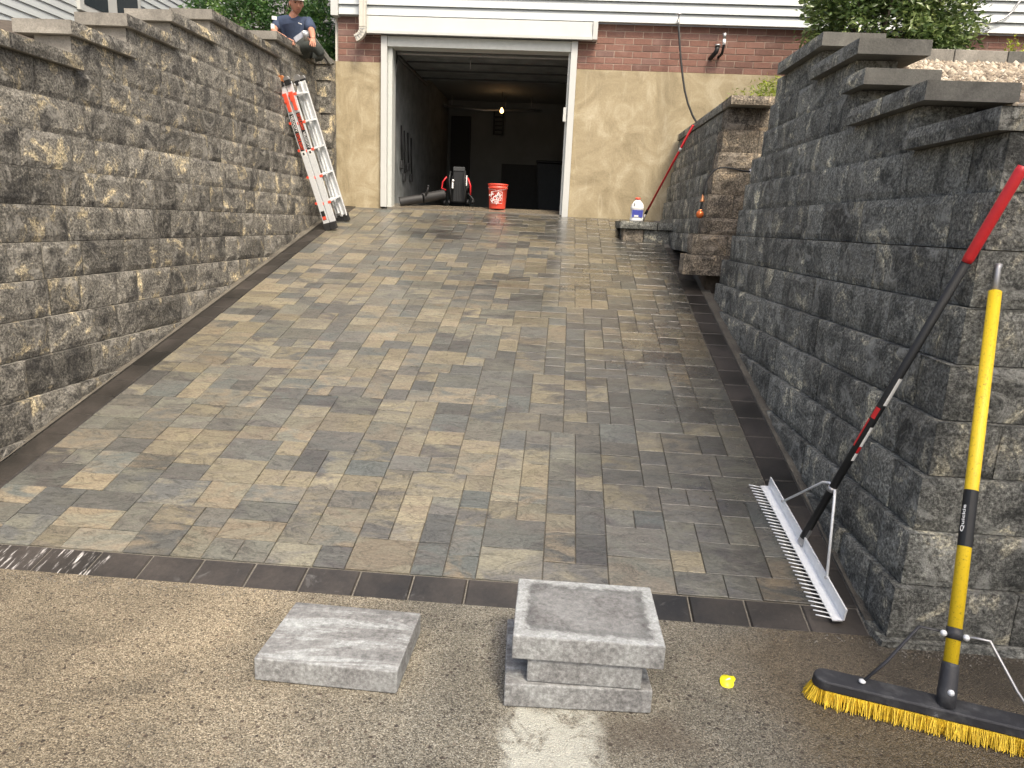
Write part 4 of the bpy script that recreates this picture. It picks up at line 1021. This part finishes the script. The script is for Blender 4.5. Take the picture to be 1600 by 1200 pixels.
# ------------------------------------------------------------ jug and roller pole
jg = thing('jug', 'white plastic jug with blue label and red cap on the low ledge', 'jug', (at(994, 345, 9.95).x, 9.95, 1.75))
q = at(994, 345.5, 9.6); jx, jz = q.x, 1.748
k = (at(994, 310, 9.6).z - jz) / .30
def sqr(w, d, z, r=.3):
    o_ = []
    for i in range(20):
        a = 2 * pi * i / 20; c_, s_ = cos(a), sin(a); e = .55
        o_.append((jx + w / 2 * math.copysign(abs(c_) ** e, c_), 9.6 + d / 2 * math.copysign(abs(s_) ** e, s_), jz + z * k))
    return o_
prof = [(.10, .09, 0), (.17, .15, .004), (.175, .15, .02), (.175, .15, .045), (.165, .145, .05), (.165, .145, .155), (.175, .15, .16), (.172, .148, .185), (.155, .13, .22), (.11, .10, .255), (.06, .06, .275), (.055, .055, .29)]
m = MB(); vs = []; [vs.extend(sqr(w * k, d * k, z)) for w, d, z in prof]; n = 20
fs = [(i * n + j, i * n + (j + 1) % n, (i + 1) * n + (j + 1) % n, (i + 1) * n + j) for i in range(len(prof) - 1) for j in range(n)] + [tuple(range(n))[::-1]]
m.add(vs, fs, True).build('bottle', M['wht'], jg)
MB().tube([(jx, 9.6, jz + .282 * k), (jx, 9.6, jz + .31 * k)], .034 * k, 16).build('cap', M['orange'], jg)
MB().box(jx - .068, jx + .070, 9.6 - .0755, 9.6 - .0735, jz + .058 * k, jz + .15 * k).build('label', M['blue'], jg)
MB().box(jx - .04, jx + .015, 9.6 - .0775, 9.6 - .076, jz + .062 * k, jz + .085 * k).build('label', M['wht'], jg)
MB().box(jx - .05, jx - .034, 9.6 - .073, 9.6 - .064, jz + .2 * k, jz + .24 * k).build('handle_gap', M['galv'], jg, bevel=.004)
rp = thing('extension_pole', 'red pole with a small brush standing on the low ledge and leaning right', 'pole', at(1010, 335, 9.75))
a, b = at(1012, 328, 9.75), at(1083, 196, 8.95)
MB().tube([a, b], .0135, 10).build('pole', M['red'], rp)
MB().tube([a - (b - a).normalized() * .07, a], [.02, .017], 10).build('ferrule', M['black'], rp)
a2 = a - (b - a).normalized() * .07
MB().tube([a2, Vector((a2.x - .035, a2.y, 1.76))], [.022, .032], 10, ell=.6).build('brush', M['galv'], rp)
t = a.lerp(b, .72); MB().tube([t, t + (b - a).normalized() * .05], .0145, 10).build('sticker', M['wht'], rp)

# cable with the copper ball on the pillar
cbx = thing('hanging_cable', 'thin bent cable with an orange copper ball at its end on the inner wall pillar', 'cable', at(1180, 268, 7.0))
MB().tube([at(1171, 268, 7.08), at(1179, 268.5, 7.08)], .022, 10).build('connector', M['wht'], cbx)
for dy in (-2.5, 2.5): MB().tube([at(1176, 268 + dy, 7.08), at(1183, 268.6 + dy, 7.1)], .006, 6).build('prong', M['galv'], cbx)
MB().tube([at(x, y, 7.04) for x, y in ((1172, 268), (1160, 267), (1148, 264), (1136, 262), (1125, 262), (1116, 266), (1108, 275), (1103, 285), (1100, 296), (1098.5, 306))], .008, 8).build('cable', M['rubber'], cbx)
MB().lathe([(.006, .05), (.01, .03), (.012, .01), (.022, -.01), (.022, -.02), (0, -.02)], at(1097.5, 312, 7.04), 12).build('fitting', M['copper'], cbx)
MB().tube([at(1097.3, 314, 7.04), at(1094, 331, 7.04)], .003, 5).build('wire', M['black'], cbx)
MB().sphere(at(1093.5, 335, 7.04), .037, 14).build('ball', M['copperball'], cbx)
MB().tube([at(1094.3, 327.5, 7.04), at(1094, 331, 7.04)], [.022, .018], 10).build('ball_cap', M['copper'], cbx)

# yellow lid
yl = thing('yellow_lid', 'small crumpled yellow lid lying on the damp concrete', 'lid', (.717, 2.42, 0))
m = MB(); n = 20; c = Vector((.717, 2.42, .012)); vs = [c]
for i in range(n):
    a = 2 * pi * i / n; r = .026 + (.010 if abs(a - .45) < .35 else 0); vs.append(c + Vector((r * cos(a), r * sin(a), .0015 * sin(3 * a) + .42 * r * sin(a))))
for i in range(n):
    vs.append(vs[1 + i] + Vector((0, 0, -.005)))
m.add(vs, [(0, 1 + i, 1 + (i + 1) % n) for i in range(n)] + [(1 + i, 1 + n + i, 1 + n + (i + 1) % n, 1 + (i + 1) % n) for i in range(n)], True).build('foil', M['lid'], yl)
MB().obox(c + Vector((.004, .008, .0035)), (1, .1, .3), (0, 1, 0), (0, 0, 1), .011, .004, .0006).build('print', M['wht'], yl)

# loose grit along the paving edge and the wall foot
rng = np.random.RandomState(77); m = MB()
for i in range(1500):
    q = rng.rand()
    if q < .45: x, y = rng.uniform(-2.6, 1.5), 2.82 - abs(rng.normal(0, .05))
    elif q < .65: x, y = rng.uniform(1.45, 2.4), 2.76 - abs(rng.normal(0, .05))
    else: x, y = rng.uniform(-2, 2.2), rng.uniform(1.5, 2.8)
    r_ = rng.uniform(.0015, .0045) * (1.4 if rng.rand() < .08 else 1)
    a = rng.uniform(0, 6.28); u_, v_ = Vector((cos(a), sin(a), 0)) * r_ * rng.uniform(.8, 1.6), Vector((-sin(a), cos(a), 0)) * r_
    c = Vector((x, y, r_ * .3)); w_ = Vector((rng.uniform(-.3, .3) * r_, rng.uniform(-.3, .3) * r_, r_))
    m.add([c - u_, c - v_, c + u_, c + v_, c + w_, c - w_ * .6], [(0, 1, 4), (1, 2, 4), (2, 3, 4), (3, 0, 4), (1, 0, 5), (2, 1, 5), (3, 2, 5), (0, 3, 5)])
o = stuff(m.build('loose_grit', M['sand'], None, origin=(0, 0, 0))); tag(o, 'fine loose grit scattered over the concrete below the paving', 'grit')

# ------------------------------------------------------------ shrubs
def bush(name, label, blobs, n, size, mat, seed, stems=(), group=None, cat='shrub', asp=.42):
    rng = np.random.RandomState(seed); V = []; F = []; LVv = []
    tot = sum(b[3] * b[4] * b[5] for b in blobs)
    for b in blobs:
        k = int(n * b[3] * b[4] * b[5] / tot); c = np.array(b[:3]); r = np.array(b[3:6])
        cl = rng.normal(size=(max(8, k // 40), 3)); cl /= np.linalg.norm(cl, axis=1)[:, None]; cl *= rng.uniform(.55, 1.03, (len(cl), 1))
        tone = rng.uniform(0, 1, len(cl))
        for i in range(k):
            j = rng.randint(len(cl)); p = c + r * cl[j] + rng.normal(0, .10, 3) * (r.mean() ** .5) * .9
            d = rng.normal(size=3); d[2] = d[2] * .5 - .15; d += cl[j] * .9; d /= np.linalg.norm(d)
            sd2 = np.cross(d, rng.normal(size=3)); sd2 /= np.linalg.norm(sd2); nn_ = np.cross(d, sd2)
            L = size * rng.uniform(.6, 1.25); w = L * asp * .5
            q = len(V); V += [p, p + d * L * .45 + sd2 * w + nn_ * w * .35, p + d * L - nn_ * L * .12, p + d * L * .45 - sd2 * w + nn_ * w * .35, p + d * L * .5]
            F += [(q, q + 1, q + 4), (q + 1, q + 2, q + 4), (q + 2, q + 3, q + 4), (q + 3, q, q + 4)]
            LVv += [min(1, max(0, .6 * tone[j] + .4 * rng.rand()))] * 5
    t = thing(name, label, cat, (blobs[0][0], blobs[0][1], blobs[0][2] - blobs[0][5]), group)
    me = bpy.data.meshes.new('foliage'); me.from_pydata([tuple(v) for v in V], [], F); me.update(); me.materials.append(mat)
    a = me.attributes.new('lv', 'FLOAT', 'POINT'); a.data.foreach_set('value', np.array(LVv, dtype=np.float32))
    o = bpy.data.objects.new('foliage', me); C.objects.link(o); o.parent = t; o.location = -wloc(t)
    m = MB()
    for a_, b_, r_ in stems: 
        mid_ = (Vector(a_) + Vector(b_)) / 2 + Vector(rng.normal(0, .05, 3)); m.tube([a_, mid_, b_], [r_, r_ * .7, r_ * .35], 6)
    if stems: m.build('branches', M['bark'], t)
    return t
def fan(base, n, h, w, r, seed):
    rng = np.random.RandomState(seed)
    return [(base, (base[0] + rng.uniform(-w, w), base[1] + rng.uniform(-w, w) * .6, base[2] + h * rng.uniform(.6, 1.)), r) for _ in range(n)]
bush('round_shrub', 'dense rounded shrub with glossy green leaves in front of the house siding, right', [(3.5, 8.9, 3.98, .80, .5, .60), (2.98, 8.9, 4.15, .42, .4, .55), (4.02, 8.9, 4.12, .42, .4, .6), (3.45, 8.9, 4.65, .80, .5, .5), (3.9, 8.9, 3.75, .4, .4, .35)], 19000, .08, M['leaf_d'], 4,
     fan((3.5, 8.95, 3.4), 14, 1.3, .7, .018, 2))
bush('small_shrub', 'low yellow green shrub at the right edge in front of the brick', [(5.35, 9.3, 3.78, .38, .3, .22)], 1400, .05, M['leaf_y'], 6, fan((5.35, 9.3, 3.55), 6, .3, .25, .008, 3))
bush('planter_plant', 'bright yellow green plant in the planter behind the inner wall', [(1.98, 8.3, 3.0, .22, .25, .15), (2.15, 8.2, 3.1, .14, .2, .2)], 1500, .05, M['leaf_y'], 8, fan((2.0, 8.3, 2.86), 6, .25, .15, .006, 5), asp=.25)
bush('bush', 'leafy green bush behind the left wall, left of the seated man', [(-5.0, 11.2, 4.35, .75, .7, .6), (-4.4, 11.0, 4.1, .6, .6, .55), (-5.3, 11.6, 4.9, .7, .6, .5), (-4.5, 11.4, 4.8, .7, .6, .5)], 9000, .085, M['leaf_g'], 12, fan((-4.7, 11.3, 3.5), 12, 1.4, .7, .018, 7))
bush('bush', 'green bush between the seated man and the house corner', [(-3.75, 10.9, 4.05, .42, .4, .6), (-3.6, 11.0, 3.8, .3, .4, .4), (-3.95, 11.3, 4.3, .45, .4, .4)], 5500, .075, M['leaf_g'], 15, fan((-3.75, 10.95, 3.5), 8, .9, .35, .014, 9))
# grey shed roof and neighbour's house behind
nh = thing('grey_shed', 'grey shingled gable wall beyond the bushes', 'shed', (-5.5, 17, 3.6))
for i in range(16):
    z = 4.3 + i * .16
    for j in range(22):
        x = -8.2 + j * .26 + (.13 if i % 2 else 0)
        if j == 0 and i < 16: pass
m = MB()
for i in range(22):
    for j in range(24):
        x = -8.6 + j * .27 + (.135 if i % 2 else 0) + RU(-.01, .01); z = 3.6 + i * .15
        m.hexa([(x, 16.97 + RU(-.008, .008), z), (x + .262, 16.97, z), (x + .262, 17.0, z), (x, 17.0, z), (x, 16.99, z + .15), (x + .262, 16.99, z + .15), (x + .262, 17.005, z + .15), (x, 17.005, z + .15)])
stuff(m.build('shingle_siding', M['shingle'], nh))
box('wall', M['shingle'], -8.6, -2.0, 17.01, 17.4, 3.5, 6.9, nh)
nb = thing('neighbour_house', 'white clapboard house with a dark window beyond the left wall', 'house', (-8, 12, 3.4))
NX = -7.6
for i in range(34):
    z = 3.2 + i * .125
    MB().hexa([(NX - .1, 6.0, z), (NX, 6.0, z), (NX, 17.5, z), (NX - .1, 17.5, z), (NX - .1, 6.0, z + .1245), (NX - .018, 6.0, z + .1245), (NX - .018, 17.5, z + .1245), (NX - .1, 17.5, z + .1245)]).build('siding_board', M['siding'], nb)
box('wall', M['siding'], NX - 4, NX - .11, 6.0, 17.5, 3.0, 7.45, nb)
box('roof', M['shingle'], NX - 4.3, NX + .35, 5.7, 17.8, 7.46, 7.7, nb)
wf = box('window', M['trim'], NX - .02, NX + .05, 11.35, 13.0, 4.55, 6.3, nb)
box('pane', M['glass'], NX + .051, NX + .056, 11.45, 12.05, 4.65, 6.2, wf); box('pane', M['glass'], NX + .051, NX + .056, 12.3, 12.9, 4.65, 6.2, wf)
box('downpipe', M['spout'], NX + .02, NX + .1, 7.9, 8.0, 3.2, 7.4, nb)

# ------------------------------------------------------------ seated man
def skin_obj(name, mat, pts, edges, rad, parent, root=0, sub=2):
    me = bpy.data.meshes.new(name); org = Vector(pts[root])
    me.from_pydata([Vector(p) - org for p in pts], edges, []); me.update()
    o = bpy.data.objects.new(name, me); C.objects.link(o); place(o, parent, org)
    sk = o.modifiers.new('skin', 'SKIN'); sk.use_smooth_shade = True
    for i, r in enumerate(rad):
        d = me.skin_vertices[0].data[i]; d.radius = r if hasattr(r, '__len__') else (r, r); d.use_root = i == root
    ss = o.modifiers.new('sub', 'SUBSURF'); ss.levels = sub; ss.render_levels = sub
    me.materials.append(mat); return o
YP = 9.45
pe = thing('person', 'seated man in navy t-shirt and dark cap resting his arm on the left wall', 'person', at(462, 75, YP))
PV = at(466, 78, YP + .12); CHs = at(457, 40, YP + .02); NK = at(459, 25, YP - .02); HDc = at(463, 6, YP - .06)
SR, SLh = at(434, 36, YP + .0), at(482, 35, YP + .06)
ER, EL = at(427, 50, YP - .16), at(488, 53, YP - .10)
WR, WLh = at(448, 61, YP - .30), at(489, 61, YP - .26)
pts = [PV, at(460, 60, YP + .06), CHs, NK, at(460.5, 17, YP - .05), SR, ER, WR, SLh, EL, WLh]
skin_obj('body', M['skin'], pts, [(0, 1), (1, 2), (2, 3), (3, 4), (2, 5), (5, 6), (6, 7), (2, 8), (8, 9), (9, 10)], [(.10, .07), (.09, .07), (.085, .06), .052, .052, .045, .043, .028, .045, .043, .028], pe, 1)
skin_obj('t_shirt', M['shirt'], [PV, at(461, 58, YP + .05), CHs, at(459, 29, YP), SR, SR.lerp(ER, .72), SLh, SLh.lerp(EL, .72)], [(0, 1), (1, 2), (2, 3), (2, 4), (4, 5), (2, 6), (6, 7)], [(.16, .13), (.165, .14), (.175, .15), (.085, .08), (.085, .08), (.078, .07), (.085, .08), (.078, .07)], pe, 1)
KR, KL = at(497, 74, YP - .02), at(507, 90, YP + .25)
skin_obj('trousers', M['trousers'], [PV, at(470, 74, YP + .05), at(480, 68, YP - .1), KR, at(504, 90, YP - .0), at(482, 80, YP + .2), KL], [(0, 1), (1, 2), (2, 3), (3, 4), (1, 5), (5, 6)], [(.16, .13), (.15, .13), .095, .075, .07, .09, .07], pe, 1)
# head with face
hx = Vector((.55, -.80, -.22)).normalized()           # looks down and to the right
hd_ = MB(); hd_.sphere((0, 0, 0), .098, 16, (.80, .98, 1.22))
o = hd_.build('head', M['skin'], pe, origin=(0, 0, 0)); place(o, pe, HDc)
for v in o.data.vertices:      # local: -Y is the face
    x, y, z = v.co
    if z < 0: v.co.x *= 1 - .30 * (-z / .12); v.co.y *= 1 - .10 * (-z / .12)
    if y < -.06 and abs(x) < .03 and -.03 < z < .02: v.co.y -= .018
rot = Vector((0, -1, 0)).rotation_difference(hx).to_euler(); o.rotation_euler = rot; Rm = rot.to_matrix()
def face(name, c, r, mat, sq=(1, 1, 1)):
    mm = MB().sphere((0, 0, 0), r, 10, sq).build(name, mat, pe, origin=(0, 0, 0)); place(mm, pe, HDc + Rm @ Vector(c)); mm.rotation_euler = rot; return mm
face('nose', (0, -.103, -.022), .016, M['skin'], (.8, 1.1, 1.5))
for s_ in (-1, 1):
    face('eye', (s_ * .031, -.084, .012), .010, M['hair'], (1.2, .6, .7)); face('ear', (s_ * .079, .002, -.005), .024, M['skin'], (.4, .8, 1.3)); face('eyebrow', (s_ * .031, -.089, .03), .015, M['hair'], (1.3, .4, .3))
face('mouth', (0, -.082, -.062), .020, simple('lips', (.32, .12, .09), .5), (1.1, .4, .25))
face('hair', (0, .018, .02), .099, M['hair'], (.82, .95, 1.0))
hc = MB(); hc.lathe([(.090, 0), (.094, .01), (.092, .05), (.07, .085), (.03, .10), (0, .102)], (0, 0, 0), 20)
o = hc.build('cap_crown', M['hat'], pe, origin=(0, 0, 0)); place(o, pe, HDc + Rm @ Vector((0, .005, .042))); o.rotation_euler = rot
bmv = MB(); n = 12; vs = []
for i in range(n + 1):
    a = pi * i / n; vs += [(.075 * cos(a), -.06 - .0 * sin(a), .0), (.075 * cos(a), -.075 - .075 * sin(a), -.012 + .008 * sin(a))]
vs2 = [(x, y, z + .005) for x, y, z in vs]; k_ = len(vs)
bmv.add(vs + vs2, [(2 * i, 2 * i + 2, 2 * i + 3, 2 * i + 1) for i in range(n)] + [(k_ + 2 * i, k_ + 2 * i + 1, k_ + 2 * i + 3, k_ + 2 * i + 2) for i in range(n)] + [(2 * i + 1, 2 * i + 3, k_ + 2 * i + 3, k_ + 2 * i + 1) for i in range(n)], True)
o = bmv.build('cap_brim', M['hatw'], pe, origin=(0, 0, 0)); place(o, pe, HDc + Rm @ Vector((0, .0, .045))); o.rotation_euler = rot
def hand(Wp, D, Nn, sgn, name='hand'):
    D = Vector(D).normalized(); Nn = Vector(Nn); Nn = (Nn - D * Nn.dot(D)).normalized(); Sd = D.cross(Nn) * sgn
    P = [Wp, Wp + D * .05, Wp + D * .085]; E_ = [(0, 1), (1, 2)]; Rr = [(.026, .02), (.036, .018), (.034, .016)]
    for i, (off, ln) in enumerate(((-.030, .062), (-.010, .072), (.011, .068), (.030, .052))):
        b = len(P); base = Wp + D * .088 + Sd * off
        P += [base, base + D * ln * .5 - Nn * .008, base + D * ln * .85 - Nn * .03]; E_ += [(2, b), (b, b + 1), (b + 1, b + 2)]; Rr += [.0095, .0088, .0075]
    b = len(P); P += [Wp + D * .035 - Sd * .036, Wp + D * .07 - Sd * .058 - Nn * .01]; E_ += [(1, b), (b, b + 1)]; Rr += [.012, .009]
    skin_obj(name, M['skin'], P, E_, Rr, pe, 0)
hand(WR, at(459, 67, YP - .38) - WR, (0, -.3, 1), 1); hand(WLh, at(489, 70, YP - .38) - WLh, (.5, -.6, .6), -1)
for i_ in range(3): MB().obox(at(467 + 2 * i_, 36 + .8 * i_, YP - .155), (1, 0, -.3), (0, 0, 1), (0, 1, 0), .006, .005, .002).build('shirt_print', M['wht'], pe)
MB().obox(at(428.5, 28, YP - .09), (1, 0, -.1), (0, 0, 1), (0, 1, 0), .030, .02, .002).build('sleeve_patch', M['wht'], pe)
MB().obox(at(426, 41, YP - .17), (1, 0, -.1), (0, 0, 1), (0, 1, 0), .022, .028, .002).build('sleeve_patch', M['wht'], pe)
ph = thing('phone', 'pale phone held by the seated man', 'phone', at(468, 57, YP - .36))
MB().obox(at(468, 57, YP - .36), (.8, .1, .6), (-.5, .3, .8), (.3, -1, .3), .075, .036, .005).build('case', M['galv'], ph, bevel=.004)
ct = thing('cup', 'grey cup held on the knee of the seated man', 'cup', at(478, 58, YP - .3))
MB().lathe([(0, 0), (.03, 0), (.042, .10), (.038, .10), (.028, .01), (0, .01)], at(479, 63, YP - .34), 16, (.0, -.5, .85)).build('cup_shell', M['galv'], ct)
MB().obox(at(505, 80, YP + .45), at(515, 97, YP + .45) - at(493, 66, YP + .45), (0, 1, 0), (1, 0, .6), .20, .035, .02).build('board', M['cut_r'], None)
o = bpy.data.objects['board']; tag(o, 'sloping grey green board beside the seated man, by the house corner', 'board')

# ------------------------------------------------------------ unseen tree, added right of the camera to shade the near right side
def tree(x, y, z0, h, r, n, seed, label):
    rng = np.random.RandomState(seed); blobs = []
    for i in range(9):
        a = rng.uniform(0, 6.28); rr_ = rng.uniform(.1, .7) * r
        blobs.append((x + rr_ * cos(a), y + rr_ * sin(a), z0 + h * rng.uniform(.55, .95), r * .45, r * .45, r * .38))
    st = [((x, y, z0), (x, y, z0 + h * .6), .16)] + [((x, y, z0 + h * .4), b[:3], .07) for b in blobs]
    return bush('added_shade_tree', label, blobs, n, .16, M['leaf_g'], seed, st, None, 'tree')
tree(4.9, -1.6, 0, 9.5, 3.0, 16000, 31, 'unseen leafy tree added right of the camera to cast shade')
